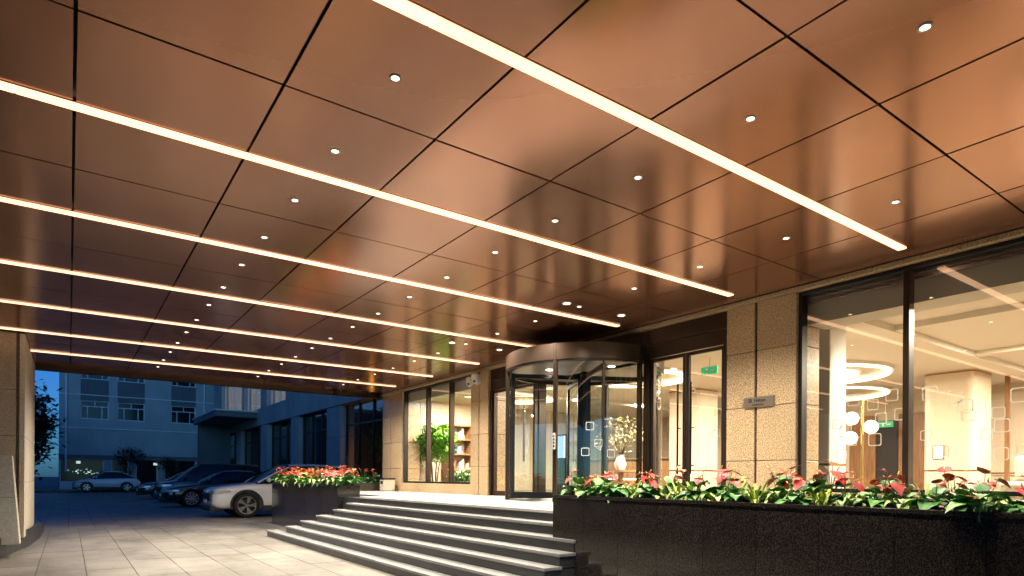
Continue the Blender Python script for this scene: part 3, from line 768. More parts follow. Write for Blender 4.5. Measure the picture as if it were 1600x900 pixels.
# ------------------------------------------------------------------ left pillar, stone slab and kerb bed
pil = thing('canopy_pillar', (-1.5, 14.5, 0.2), 'broad beige stone pillar carrying the canopy at the driveway edge', 'pillar')
B(-3.4, -0.66, 12.86, 16.2, 0.1, CZ+0.03).build('core', 'pillar_stone', pil)
zz = [0.2, 1.10, 1.842, 2.586, 3.50]
for z0, z1 in zip(zz, zz[1:]):
    B(-3.4, -0.70, 12.76, 12.855, z0+0.003, z1-0.003).build('stone_slab', 'pillar_stone', pil, bevel=0.003)
    for (a, b_) in ((12.762, 14.0), (14.0, 15.25), (15.25, 16.3)):
        B(-0.655, -0.585, a+0.002, b_-0.002, z0+0.003, z1-0.003).build('stone_slab', 'cream_stone', pil, bevel=0.003)
kerb = thing('kerb_bed', (-1.2, 14, 0), 'dark raised kerb bed round the foot of the stone pillar', 'kerb')
kp = [(-4,9.0),(-1.35,9.6),(-0.83,11.7),(-0.56,13.6),(-0.47,15.2),(-0.46,17.0),(-0.6,18.2),(-4,18.2)]
MB().prism(kp, -0.03, 0.20).build('kerb_base', 'riser_granite', kerb)
# tiles facing the kerb edge
for (p, q) in zip(kp[1:6], kp[2:7]):
    p, q = Vector((*p, 0)), Vector((*q, 0)); d = (q-p); nn = max(1, int(d.length/0.3)); d.normalize(); nr = Vector((d.y, -d.x, 0))
    for i in range(nn):
        a = p+(q-p)*(i/nn)+d*0.003; b_ = p+(q-p)*((i+1)/nn)-d*0.003
        MB().prism([(v_.x, v_.y) for v_ in (a, a+nr*0.02, b_+nr*0.02, b_)], -0.02, 0.3 if p.y < 14 else 0.22).build('kerb_tile', 'riser_granite', kerb)
slab = thing('stone_monolith', (-1.6, 11.7, 0.2), 'leaning cream stone slab standing before the left pillar', 'stone slab')
def mono(y0, y1, z0, z1):
    xb = lambda z: -0.60-0.075*(z-0.36)
    return MB().add([(-3.4,y0,z0),(xb(z0),y0,z0),(xb(z0),y1,z0),(-3.4,y1,z0),(-3.4,y0,z1),(xb(z1),y0,z1),(xb(z1),y1,z1),(-3.4,y1,z1)],
                    [(3,2,1,0),(4,5,6,7),(0,1,5,4),(1,2,6,5),(2,3,7,6),(3,0,4,7)])
mono(11.75, 12.05, 0.19, 0.88).build('stone_block', 'cream_stone', slab, bevel=0.006)
mono(11.75, 12.05, 0.884, 1.505).build('stone_block', 'cream_stone', slab, bevel=0.006)

# ------------------------------------------------------------------ small things on the facade
cc = thing('security_camera', (XF, 11.25, 3.3), 'white twin dome security cameras high on the granite pier', 'camera')
B(XF-0.06, XF-0.003, 11.05, 11.2, 3.2, 3.4).build('wall_plate', 'white_plastic', cc, bevel=0.01)
MB().tube([(XF-0.05,11.12,3.33),(XF-0.22,11.0,3.34),(XF-0.25,10.9,3.3)], 0.03, 10).build('bracket_arm', 'white_plastic', cc, True)
for (x, y, z) in ((XF-0.22, 11.15, 3.24), (XF-0.27, 10.85, 3.26)):
    d_ = MB().lathe([(0.0,0.1),(0.05,0.095),(0.085,0.07),(0.09,0.0),(0.085,-0.03)], (x,y,z), k=18).build('camera_housing', 'white_plastic', cc, True)
    MB().ellipsoid((x,y,z-0.03), (0.075,0.075,0.085)).build('camera_dome', 'white_plastic', d_, True)
    MB().ellipsoid((x-0.045,y-0.03,z-0.06), (0.028,0.028,0.028)).build('lens', 'lens_black', d_, True)
sg = thing('name_plaque', (XF, 4.57, 2.13), 'brushed metal hotel name plaque on the granite pier', 'sign')
B(XF-0.03, XF-0.004, 4.36, 4.78, 2.135, 2.262).build('plate', 'sign_steel', sg, bevel=0.003)
def text(body, y, z, size, parent, name, m_='sign_ink'):
    cu = bpy.data.curves.new(name, 'FONT'); cu.body = body; cu.size = size; cu.extrude = 0.002; cu.align_x = 'CENTER'
    tmp = bpy.data.objects.new(name, cu); COL.objects.link(tmp)
    dg = bpy.context.evaluated_depsgraph_get(); me = bpy.data.meshes.new_from_object(tmp.evaluated_get(dg))
    bpy.data.objects.remove(tmp); me.materials.clear(); me.materials.append(MAT[m_])
    o = bpy.data.objects.new(name, me); COL.objects.link(o); place(o, (XF-0.033, y, z), parent)
    o.rotation_euler = (R_(90), 0, R_(-90)); return o
text('Hilton', 4.545, 2.198, 0.062, sg, 'lettering')
text('Garden Inn', 4.57, 2.155, 0.034, sg, 'lettering')
lg = MB(); lg.box(XF-0.034, XF-0.031, 4.66, 4.70, 2.198, 2.24); lg.build('emblem', 'sign_ink', sg)
B(XF-0.036, XF-0.0345, 4.672, 4.688, 2.21, 2.228).build('emblem', 'sign_steel', sg)
bn = thing('litter_bin', (6.75, 15.05, ZP), 'slim cream and bronze litter bin by the far granite column', 'bin')
B(6.62, 6.93, 15.0, 15.26, ZP+0.012, 1.16).build('bin_body', 'cream_stone', bn, bevel=0.008)
B(6.61, 6.94, 14.99, 15.27, 1.163, 1.21).build('bin_lid', 'bronze_frame', bn, bevel=0.008)
B(6.612, 6.618, 15.06, 15.2, 1.05, 1.13).build('bin_slot', 'void_black', bn)

# ------------------------------------------------------------------ lobby contents
def foliage(center, rad, nclump, per, leafL, clump_r, seed, flat=1.0):
    rnd = random.Random(seed); m_ = MB(); c0 = Vector(center)
    for _ in range(nclump):
        while True:
            p = Vector((rnd.uniform(-1,1), rnd.uniform(-1,1), rnd.uniform(-1,1)))
            if 0.25 < p.length < 1: break
        p = p*(0.75+0.25*rnd.random()); cc_ = c0+Vector((p.x*rad[0], p.y*rad[1], p.z*rad[2]))
        cr = clump_r*rnd.uniform(0.6, 1.3)
        for _ in range(per):
            q = Vector((rnd.gauss(0,1), rnd.gauss(0,1), rnd.gauss(0,0.7)))*cr*0.5
            d = Vector((rnd.uniform(-1,1), rnd.uniform(-1,1), rnd.uniform(-0.7,0.5))).normalized()
            s_ = d.cross(Vector((rnd.uniform(-.4,.4),rnd.uniform(-.4,.4),1))).normalized(); L = leafL*rnd.uniform(0.7,1.3)
            b_ = cc_+q
            m_.add([b_, b_+d*L*0.5+s_*L*0.26, b_+d*L, b_+d*L*0.5-s_*L*0.26], [(0,1,2,3)], 0, [(0.5,0),(1,0.5),(0.5,1),(0,0.5)])
    return m_
tr = thing('indoor_tree', (8.0, 14.85, ZP), 'round crowned green tree inside the window left of the entrance', 'tree')
for (dx, dy) in ((-.12,-.1),(.1,.08),(0,.16),(.05,-.15)):
    MB().tube([(8.0+dx*0.4,14.85+dy*0.4,ZP), (8.0+dx,14.85+dy,1.5), (8.0+dx*2.2,14.85+dy*2.2,2.0)], [0.022,0.018,0.01], 6).build('trunk', 'bark', tr, True)
foliage((8.0,14.85,2.15), (0.55,0.62,0.52), 280, 18, 0.105, 0.2, 3).build('crown', 'tree_leaf', tr)
hg = thing('indoor_hedge', (7.75, 12.9, 1.0), 'low bright green planting bed inside the tree window', 'plant bed')
foliage((7.75,12.6,1.22), (0.3,1.05,0.16), 110, 18, 0.09, 0.15, 5).build('foliage', 'tree_leaf', hg)
B(7.45, 8.05, 11.5, 13.6, ZP, 1.1).build('bed_box', 'interior_white', hg, bevel=0.01)
bk = thing('bookcase', (9.6, 15.5, ZP), 'wooden bookcase with books behind the indoor tree', 'bookcase')
for x in (8.75, 9.5, 10.3): B(x, x+0.04, 15.4, 15.79, ZP, 2.75).build('upright', 'wood', bk)
for z in (1.0, 1.45, 1.9, 2.32, 2.72): B(8.72, 10.36, 15.39, 15.795, z-0.02, z+0.018).build('shelf', 'wood', bk)
for z in (1.02, 1.47, 1.92, 2.34):
    x = 8.82
    while x < 10.2:
        w = random.uniform(0.03, 0.06); h_ = random.uniform(0.18, 0.3)
        if random.random() < 0.75 and not (9.44 < x < 9.56):
            B(x, x+w, 15.5, 15.72, z, z+h_).build('book', random.choice(['book_white','book_white','book_red','book_blue']), bk)
        x += w+0.004+(0.12 if random.random() < 0.2 else 0)
fl = thing('globe_lamp', (12.2, 5.66, ZP), 'brass floor lamp with three glowing glass globes', 'lamp')
MB().tube([(12.2,5.75,ZP),(12.2,5.75,2.75)], 0.03, 10).build('pole', 'brass', fl, True)
MB().lathe([(0.0,ZP+0.03),(0.2,ZP+0.03),(0.21,ZP)], (12.2,5.75,0), k=24).build('base', 'brass', fl, True)
for (y, z) in ((5.9,2.40),(5.55,2.22),(5.92,2.03)):
    g = MB().ellipsoid((12.1,y,z), (0.125,0.125,0.125), None, 20, 12).build('globe', 'globe_glow', fl, True)
    MB().tube([(12.1,y,z),(12.2,5.75,z+0.02)], 0.01, 6).build('arm', 'brass', g, True)
for (x, y, z, lab) in ((9.3, 7.03, 3.17, 'green lit exit sign hanging behind the double door'), (16.2, 7.1, 2.6, 'small green exit sign over the far dark doorway')):
    s_ = thing('exit_sign', (x, y, z), lab, 'sign', 'lobby exit signs')
    B(x, x+0.04, y-0.17, y+0.17, z-0.07, z+0.07).build('lit_box', 'exit_green', s_, bevel=0.004)
    B(x-0.004, x-0.001, y-0.12, y-0.03, z-0.012, z+0.012).build('arrow', 'white_paint', s_)
    B(x-0.004, x-0.001, y+0.03, y+0.07, z-0.05, z+0.04).build('figure', 'white_paint', s_)
    B(x+0.015, x+0.025, y-0.005, y+0.005, z+0.07, 3.4).build('hanger', 'steel', s_)
rc = thing('reception_desk', (13.5, 13, ZP), 'wooden reception desk seen through the revolving door', 'desk')
B(12.6, 13.2, 10.6, 14.4, ZP, 1.75).build('front_panel', 'wood', rc, bevel=0.01); B(12.5, 13.4, 10.5, 14.5, 1.753, 1.80).build('desk_top', 'marble_floor', rc, bevel=0.008)
B(12.595, 12.599, 11.0, 14.0, 1.2, 1.24).build('light_line', 'ring_glow', rc)
sr = thing('display_screen', (11.5, 12.6, 1.6), 'small blue lit screen stand behind the revolving door', 'screen')
B(9.2, 9.24, 10.9, 11.25, 1.7, 2.2).build('panel', 'screen_blue', sr); B(9.25, 9.3, 10.88, 11.27, ZP, 2.24).build('stand', 'black_metal', sr)
va = thing('flower_arrangement', (10.0, 9.9, ZP), 'tall pale blossom arrangement on a round table in the lobby', 'flowers')
MB().lathe([(0.0,1.42),(0.45,1.42),(0.45,1.38),(0.06,1.36),(0.06,0.9),(0.3,ZP)], (10.0,9.9,0), k=24).build('round_table', 'wood', va, True)
MB().lathe([(0.09,1.42),(0.14,1.55),(0.08,1.72),(0.1,1.76)], (10.0,9.9,0), k=20).build('vase', 'white_paint', va, True)
for i in range(14):
    a = random.uniform(0, 2*PI); r_ = random.uniform(0.2, 0.6); z = random.uniform(2.0, 2.6)
    MB().tube([(10,9.9,1.7),(10+0.4*r_*math.cos(a),9.9+0.4*r_*math.sin(a),1.95),(10+r_*math.cos(a),9.9+r_*math.sin(a),z)], [0.007,0.006,0.004], 5).build('twig', 'bark', va, True)
foliage((10.0,9.9,2.2), (0.62,0.62,0.45), 90, 9, 0.07, 0.16, 8).build('blossom', 'pale_flower', va)
ws = thing('wall_sconce', (14.1, 5.3, 1.75), 'small lit white wall panel on the wide lobby pillar', 'light')
B(14.12, 14.148, 5.12, 5.28, 1.68, 1.92).build('lit_panel', 'globe_glow', ws, bevel=0.004); B(14.13, 14.15, 5.1, 5.3, 1.66, 1.94).build('back_plate', 'brass', ws)
for i, (x, y) in enumerate(((9.6, 2.4), (10.6, 1.4))):
    so = thing('lobby_sofa', (x, y, ZP), 'low cream sofa inside the wide window, '+('left one' if i == 0 else 'right one'), 'sofa', 'lobby sofas')
    B(x-0.4, x+0.4, y-0.35, y+0.35, ZP+0.12, 1.22).build('seat', 'curtain', so, bevel=0.04); B(x+0.2, x+0.42, y-0.36, y+0.36, 1.225, 1.55).build('backrest', 'curtain', so, bevel=0.04)
    for (dx, dy) in ((-.35,-.3),(.35,-.3),(-.35,.3),(.35,.3)): MB().tube([(x+dx,y+dy,ZP),(x+dx,y+dy,ZP+0.13)], 0.02, 8).build('leg', 'brass', so)

# ------------------------------------------------------------------ cars (front towards -x)
def interp(tab, x):
    if x <= tab[0][0]: return tab[0][1]
    for (a, b_), (c_, d_) in zip(tab, tab[1:]):
        if x <= c_: return b_+(d_-b_)*(x-a)/(c_-a)
    return tab[-1][1]
def spun_wheel(r, w, nsp):
    ty = MB().lathe([(r*0.70,-w/2),(r*0.9,-w/2),(r*0.98,-w*0.38),(r,-w*0.25),(r,w*0.25),(r*0.98,w*0.38),(r*0.9,w/2),(r*0.70,w/2),(r*0.7,-w/2)], axis='y', k=32).data('tyre', 'tyre', True)
    rm = MB()
    rm.lathe([(r*0.70,-w*0.50),(r*0.72,-w*0.46),(r*0.66,-w*0.44),(r*0.63,0.0),(0,0.0)], axis='y', k=32, mi=1)
    rm.lathe([(r*0.715,-w*0.52),(r*0.66,-w*0.52),(r*0.65,-w*0.42)], axis='y', k=32)
    rm.lathe([(0,-w*0.46),(r*0.12,-w*0.46),(r*0.15,-w*0.4)], axis='y', k=16)
    for i in range(nsp):
        a = 2*PI*i/nsp
        for da in (-0.16, 0.16) if nsp == 5 else (0,):
            c1, s1 = math.cos(a), math.sin(a); c2, s2 = math.cos(a+da), math.sin(a+da)
            p0 = Vector((c1*r*0.08, 0, s1*r*0.08)); p1 = Vector((c2*r*0.68, 0, s2*r*0.68)); t = Vector((-(p1-p0).z, 0, (p1-p0).x)).normalized()
            wa, wb = r*0.055, r*0.075
            vs = [p0-t*wa, p1-t*wb, p1+t*wb, p0+t*wa]
            rm.add([v_+Vector((0,-w*0.45,0)) for v_ in vs]+[v_+Vector((0,-w*0.34,0)) for v_ in vs], [(0,1,2,3),(0,4,5,1),(1,5,6,2),(2,6,7,3),(3,7,4,0)])
    rme = rm.data('rim', ['rim_metal', 'trim_black'], False)
    return ty, rme
WHEELS = {}
def car(name, loc, lab, paint, L, W, top, bot, plan, gh, wheels, r, cladding, nsp, grp='parked cars'):
    """gh: (x base front, x roof front, x roof rear, x base rear, roof z)"""
    X0, Y0, _z = loc; hw = W/2
    t = thing(name, (X0+L/2, Y0+hw, 0), lab, 'car', grp)
    # body
    sx = sorted(set([0, 0.03, 0.1, 0.22, 0.4, 0.6, 0.85, 1.1, 1.4, 1.8, 2.2, 2.6, 3.0, 3.4, 3.7, 4.0, L-0.35, L-0.18, L-0.06, L]))
    sx = [x for x in sx if x <= L]; vs = []; fs = []
    def ring(x):
        w = hw*interp(plan, x); zb = interp(bot, x); zt = interp(top, x); h_ = zt-zb; cr = 0.035
        half = [(0.0,zb),(0.8*w,zb),(0.955*w,zb+0.07),(0.995*w,zb+0.3*h_),(w,zb+0.55*h_),(0.985*w,zb+0.82*h_),(0.955*w,zt-0.035),(0.88*w,zt),(0.5*w,zt+cr*0.8),(0,zt+cr)]
        return half
    k = None
    for x in sx:
        hf = ring(x); full = [(y,z) for y,z in hf]+[(-y,z) for y,z in reversed(hf[1:-1])]
        k = len(full); vs += [(X0+x, Y0+hw+y, z) for y,z in full]
    for i in range(len(sx)-1):
        for j in range(k): fs.append((i*k+j, i*k+(j+1)%k, (i+1)*k+(j+1)%k, (i+1)*k+j))
    fs += [tuple(reversed(range(k))), tuple(range((len(sx)-1)*k, len(sx)*k))]
    body = MB().add(vs, fs).build('body', paint, t)
    bm = bmesh.new(); bm.from_mesh(body.data); bmesh.ops.recalc_face_normals(bm, faces=bm.faces); bm.to_mesh(body.data); bm.free()
    sm = body.modifiers.new('s', 'SUBSURF'); sm.levels = sm.render_levels = 2
    cuts_ = []
    for wx in wheels:
        cm = MB().tube([(X0+wx, Y0-0.3, r*1.0), (X0+wx, Y0+0.30, r*1.0)], r*1.13, 28)
        cm.tube([(X0+wx, Y0+W-0.30, r*1.0), (X0+wx, Y0+W+0.3, r*1.0)], r*1.13, 28)
        c_ = cm.build('cut', 'trim_black'); cuts_.append(c_)
        bm = bmesh.new(); bm.from_mesh(c_.data); bmesh.ops.recalc_face_normals(bm, faces=bm.faces); bm.to_mesh(c_.data); bm.free()
        bo = body.modifiers.new('b', 'BOOLEAN'); bo.operation = 'DIFFERENCE'; bo.object = c_; bo.solver = 'EXACT'
    bpy.context.view_layer.update()
    dg = bpy.context.evaluated_depsgraph_get(); me = bpy.data.meshes.new_from_object(body.evaluated_get(dg))
    body.modifiers.clear(); body.data = me
    for c_ in cuts_: bpy.data.objects.remove(c_)
    me.materials.clear(); me.materials.append(MAT[paint])
    me.polygons.foreach_set('material_index', [0]*len(me.polygons))
    me.polygons.foreach_set('use_smooth', [True]*len(me.polygons))
    bm = bmesh.new(); bm.from_mesh(me)
    for e in bm.edges: e.smooth = not (len(e.link_faces) == 2 and e.calc_face_angle(0) > 0.6)
    bm.to_mesh(me); bm.free()
    # greenhouse
    a, b_, c_, d_, zr = gh
    prof = [(a, interp(top, a)+0.0), (a+(b_-a)*0.5, interp(top,a)+(zr-interp(top,a))*0.56), (b_, zr-0.02), ((b_+c_)/2, zr), (c_, zr-0.04), (c_+(d_-c_)*0.55, interp(top,d_)+(zr-interp(top,d_))*0.45), (d_, interp(top, d_))]
    gx = [a, a+(b_-a)*0.3, a+(b_-a)*0.65, b_, b_+(c_-b_)*0.25, b_+(c_-b_)*0.5, b_+(c_-b_)*0.75, c_, c_+(d_-c_)*0.5, d_]
    def gring(x, off=0.0):
        zt = interp(prof, x)+off; zb = interp(top, x)-0.05; w = hw*interp(plan, x)*0.93
        u = max(0.02, (zt-zb)/(zr-zb)); wt = w*(1-0.22*u)
        return [(w,zb),(w-(w-wt)*0.9,zb+(zt-zb)*0.86),(wt*0.93,zt-0.012),(wt*0.5,zt+0.01),(0,zt+0.015)], w, wt
    vs = []; fs = []
    for x in gx:
        hf = gring(x)[0]; full = hf+[(-y,z) for y,z in reversed(hf[:-1])]; kk = len(full); vs += [(X0+x, Y0+hw+y, z) for y,z in full]
    for i in range(len(gx)-1):
        for j in range(kk-1): fs.append((i*kk+j, i*kk+j+1, (i+1)*kk+j+1, (i+1)*kk+j))
    MB().add(vs, fs).build('window_glass', 'dark_glass', t, True)
    # roof skin and pillars
    vs = []; fs = []; rx = [x for x in gx if b_-0.001 <= x <= c_+0.001]
    for x in rx:
        hf = gring(x, 0.008)[0]; h2 = hf[1:]; h2 = [(h2[0][0]+0.012, h2[0][1]+0.02)]+h2[1:]
        full = h2+[(-y,z) for y,z in reversed(h2[:-1])]; kk = len(full); vs += [(X0+x, Y0+hw+y, z) for y,z in full]
    for i in range(len(rx)-1):
        for j in range(kk-1): fs.append((i*kk+j, i*kk+j+1, (i+1)*kk+j+1, (i+1)*kk+j))
    MB().add(vs, fs).build('roof', paint, t, True)
    for s_ in (-1, 1):
        def gp(x, f_):
            hf, w, wt = gring(x); p = hf[0] if f_ == 0 else hf[1]
            return (X0+x, Y0+hw+s_*(p[0]+0.004), p[1])
        for pts in ([gp(a+0.05,1), gp(a+(b_-a)*0.6,1), gp(b_,1)], [gp(c_,1), gp(c_+(d_-c_)*0.5,1), gp(d_-0.04,1)], [gp(b_+(c_-b_)*0.45,0), gp(b_+(c_-b_)*0.5,1)], [gp(c_-0.1,0), gp(c_-0.02,1)]):
            MB().tube(pts, 0.026, 6).build('pillar', 'trim_black' if len(pts) == 2 else paint, t, True)
        # mirror
        mx = a+0.32; w = hw*interp(plan, mx)
        MB().ellipsoid((X0+mx, Y0+hw+s_*(w+0.09), interp(top, mx)+0.10), (0.07,0.11,0.07)).build('wing_mirror', paint, t, True)
        # headlight hugging the front corner
        zl = interp(top, 0.25)-0.13
        hl = MB(); pts = []
        for x in (0.05, 0.12, 0.22, 0.36, 0.5):
            w = hw*interp(plan, x)*1.005; hh = 0.05*(1-0.6*x)
            pts.append(((X0+x-0.012, Y0+hw+s_*(w+0.004), zl+0.05*x-hh), (X0+x-0.012, Y0+hw+s_*(w*0.985+0.004), zl+0.05*x+hh)))
        w0 = hw*interp(plan, 0.0)
        pts.insert(0, ((X0-0.015, Y0+hw+s_*w0*0.72, zl-0.05), (X0-0.008, Y0+hw+s_*w0*0.72, zl+0.05)))
        vv = [p for q in pts for p in q]; nn = len(pts)
        hl.add(vv+[(x+0.05, y-s_*0.06, z) for x,y,z in vv], [(2*i,2*i+2,2*i+3,2*i+1) for i in range(nn-1)]+[(2*nn+2*i,2*nn+2*i+1,2*nn+2*i+3,2*nn+2*i+2) for i in range(nn-1)])
        hl.build('headlight', 'lamp_lens', t, True)
        # door handles
        for dx in (b_+0.55, b_+1.45):
            if dx < c_+0.3:
                yy = Y0+hw+s_*(hw*interp(plan, dx)+0.006); zz_ = interp(bot,dx)+0.8*(interp(top,dx)-interp(bot,dx))
                B(X0+dx, X0+dx+0.17, yy-0.02, yy+0.02, zz_, zz_+0.025).build('door_handle', paint, t, bevel=0.006)
        # tail light
        w = hw*interp(plan, L-0.08)
        B(X0+L-0.22, X0+L-0.02, Y0+hw+s_*w*0.93-0.03, Y0+hw+s_*w*0.93+0.03, interp(top, L-0.1)-0.22, interp(top, L-0.1)-0.08).build('tail_light', 'tail_red', t, bevel=0.01)
        for wx in wheels:
            wy = Y0+hw+s_*(hw-0.12)
            if (r, nsp) not in WHEELS: WHEELS[(r, nsp)] = spun_wheel(r, 0.23, nsp)
            wh = sub('wheel', (X0+wx, wy, r), t)
            o1 = inst('tyre', WHEELS[(r, nsp)][0], (X0+wx, wy, r), wh); o2 = inst('rim', WHEELS[(r, nsp)][1], (X0+wx, wy, r), wh)
            if s_ > 0: o1.rotation_euler = o2.rotation_euler = (0, 0, PI)
            if cladding:
                m_ = MB(); k2 = 18; vs = []
                for i in range(k2+1):
                    q = -0.25+(PI+0.5)*i/k2
                    for rr_, yo in ((r*1.11, 0.0), (r*1.11, 0.03), (r*1.26, 0.03), (r*1.26, 0.0)):
                        vs.append((X0+wx+rr_*math.cos(q), Y0+hw+s_*(hw*min(1, interp(plan, wx))-0.012+yo), r+rr_*math.sin(q)))
                fs = []
                for i in range(k2):
                    for j in range(3): fs.append((4*i+j, 4*i+j+1, 4*i+5+j, 4*i+4+j))
                m_.add(vs, fs).build('arch_trim', 'trim_black', t, True)
        x0s, x1s = wheels[0]+r*1.15, wheels[1]-r*1.15
        B(X0+x0s, X0+x1s, Y0+hw+s_*(hw-0.05), Y0+hw+s_*(hw+0.008), 0.2, 0.36).build('sill_trim', 'trim_black' if cladding else paint, t, bevel=0.015)
    w0 = hw*interp(plan, 0)
    B(X0-0.03, X0+0.06, Y0+hw-w0*0.7, Y0+hw+w0*0.7, interp(top,0.1)-0.32, interp(top,0.1)-0.12).build('grille', 'trim_black', t, bevel=0.02)
    B(X0-0.05, X0+0.3, Y0+hw-w0*0.98, Y0+hw+w0*0.98, 0.2, 0.36).build('lower_bumper', 'trim_black', t, bevel=0.03)
    B(X0-0.058, X0-0.04, Y0+hw-0.22, Y0+hw+0.22, 0.42, 0.54).build('number_plate', 'white_plastic', t, bevel=0.004)
    return t
P_SUV = [(0,0.80),(0.12,0.9),(0.4,0.97),(0.8,1.0),(3.8,1.0),(4.3,0.96),(4.7,0.82)]
T_SUV = [(0,0.60),(0.03,0.78),(0.12,0.87),(0.5,0.94),(1.2,1.02),(3.9,1.08),(4.45,1.04),(4.7,0.83)]
B_ = [(0,0.34),(0.15,0.24),(4.2,0.24),(4.7,0.4)]
T_SED = [(0,0.50),(0.03,0.64),(0.15,0.74),(0.6,0.84),(1.35,0.95),(3.9,1.0),(4.5,1.02),(4.75,0.8)]
T_HAT = [(0,0.52),(0.03,0.68),(0.15,0.78),(0.6,0.89),(1.15,0.98),(3.6,1.04),(4.05,1.0),(4.25,0.75)]
P_HAT = [(0,0.74),(0.12,0.88),(0.4,0.96),(0.8,1.0),(3.3,1.0),(3.9,0.95),(4.25,0.78)]
P_SED = [(0,0.70),(0.12,0.86),(0.4,0.96),(0.8,1.0),(3.8,1.0),(4.4,0.94),(4.75,0.76)]
car('white_suv', (3.36, 19.5, 0), 'white suv with silver wheels nosing out behind the left planter', 'white_car', 4.7, 1.9, T_SUV, B_, P_SUV, (1.2,2.2,3.8,4.5,1.62), (0.93,3.65), 0.37, True, 5)
car('black_sedan', (2.98, 27.1, 0), 'black sedan with bright wheels parked beyond the white suv', 'black_car', 4.75, 1.85, T_SED, B_, P_SED, (1.25,2.15,3.3,4.25,1.46), (0.95,3.75), 0.34, False, 10)
car('dark_van', (3.3, 32.0, 0), 'tall dark people carrier parked behind the black sedan', 'black_car', 4.7, 1.9, [(0,0.6),(0.03,0.78),(0.12,0.88),(0.5,0.96),(1.0,1.06),(4.45,1.1),(4.7,0.9)], B_, P_SUV, (0.75,1.75,4.3,4.62,1.82), (0.95,3.75), 0.36, False, 10)
car('grey_saloon', (3.0, 37.5, 0), 'dark grey saloon, farthest of the cars parked nose out', 'grey_car', 4.75, 1.85, T_SED, B_, P_SED, (1.25,2.15,3.3,4.25,1.48), (0.95,3.75), 0.34, False, 10)
car('white_hatchback', (0.25, 55.6, 0), 'white hatchback parked side on before the blue dusk building', 'white_car', 4.25, 1.82, T_HAT, [(0,0.34),(0.15,0.26),(3.8,0.26),(4.25,0.42)], P_HAT, (1.1,1.9,3.1,4.05,1.55), (0.82,3.35), 0.34, True, 5)

# ------------------------------------------------------------------ hotel wing beyond the canopy
wing = thing('hotel_wing', (9, 34, 0), 'dark windowed hotel wing running along the parked cars at dusk', 'building')
XW = 9.0
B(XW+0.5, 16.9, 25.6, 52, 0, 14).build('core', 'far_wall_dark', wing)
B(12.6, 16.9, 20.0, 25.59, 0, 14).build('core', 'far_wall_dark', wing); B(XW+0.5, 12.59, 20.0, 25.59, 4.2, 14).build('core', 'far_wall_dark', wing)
B(XW+0.4, 12.59, 20.0, 25.59, -0.02, 0.09).build('room_floor', 'wood', wing)
B(7.3, 16.9, 16.08, 16.3, 0, 14).build('core', 'wing_wall', wing); B(XW+0.5, 16.9, 16.31, 19.99, 0, 14).build('core', 'far_wall_dark', wing)
bays = [(20.55,24.75),(26.4,30.5),(31.7,36.2),(37.7,42.8),(44.0,49.5)]
pier = [(16.4,18.4),(18.4,20.55),(24.75,26.4),(30.5,31.7),(36.2,37.7),(42.8,44.0),(49.5,51.9)]
for (a, b_) in pier:
    for z0, z1 in ((0,1.5),(1.5,2.9),(2.9,4.15)):
        B(XW, XW+0.6, a+0.01, b_-0.01, z0+0.006, z1-0.006).build('pier_block', 'wing_wall', wing)
yy = 16.4
while yy < 51.9:
    y2 = min(yy+1.6, 51.9)
    B(XW-0.04, XW+0.6, yy+0.01, y2-0.01, 4.16, 5.15).build('wall_panel', 'wing_wall', wing, bevel=0.01); yy = y2
for i, (a, b_) in enumerate(bays):
    w = sub('window', (XW+0.3, (a+b_)/2, 0.3), wing)
    MB().add([(XW+0.3,a,0.1),(XW+0.3,b_,0.1),(XW+0.3,b_,4.15),(XW+0.3,a,4.15)], [(0,1,2,3)]).build('pane', 'dark_pane' if i == 0 else 'dark_glass', w)
    for q in (a+0.04, a+(b_-a)/3, a+2*(b_-a)/3, b_-0.04): B(XW+0.24, XW+0.32, q-0.035, q+0.035, 0.1, 4.15).build('mullion', 'dark_frame', w)
    B(XW+0.25, XW+0.31, a+0.05, b_-0.05, 3.3, 3.36).build('transom', 'dark_frame', w); B(XW+0.2, XW+0.4, a, b_, 0, 0.3).build('sill', 'wing_wall', w)
ub = [(21.5,24.5),(26,29.5),(32.6,36.3),(37.7,41.9),(42.4,48.9)]
for i, (a, b_) in enumerate(ub):
    w = sub('upper_window', (XW+0.3, (a+b_)/2, 5.2), wing)
    nq = 6
    for q in range(nq):
        y0 = a+(b_-a)*q/nq
        B(XW+0.36+0.06*(q%2), XW+0.40+0.06*(q%2), y0+(0.1 if q%2 else 0), y0+(b_-a)/nq-0.05, 5.16, 7.8).build('curtain', 'curtain_lit' if i >= 2 else 'curtain', w)
    MB().add([(XW+0.25,a,5.16),(XW+0.25,b_,5.16),(XW+0.25,b_,7.8),(XW+0.25,a,7.8)], [(0,1,2,3)]).build('pane', 'window_glass', w)
    for q in (a, (a+b_)/2, b_): B(XW+0.2, XW+0.3, q-0.05, q+0.05, 5.16, 7.8).build('mullion', 'far_trim', w)
for (a, b_) in zip([16.4]+[q[1] for q in ub], [q[0] for q in ub]+[51.9]):
    B(XW-0.02, XW+0.6, a+0.01, b_-0.01, 5.16, 7.8).build('wall_panel', 'wing_wall', wing)
B(XW-0.05, XW+0.6, 16.4, 51.9, 7.81, 14).build('upper_wall', 'wing_wall', wing)
po = thing('side_porch', (8, 44, 0), 'flat roofed dark porch at the far end of the hotel wing', 'porch')
B(6.7, 8.95, 38.2, 46.0, 4.62, 4.95).build('porch_roof', 'far_wall_dark', po, bevel=0.02)
B(6.65, 8.95, 38.15, 46.05, 4.952, 5.02).build('roof_edge', 'far_trim', po)
B(6.95, 8.9, 45.4, 45.8, 0, 4.61).build('side_wall', 'far_wall_dark', po)

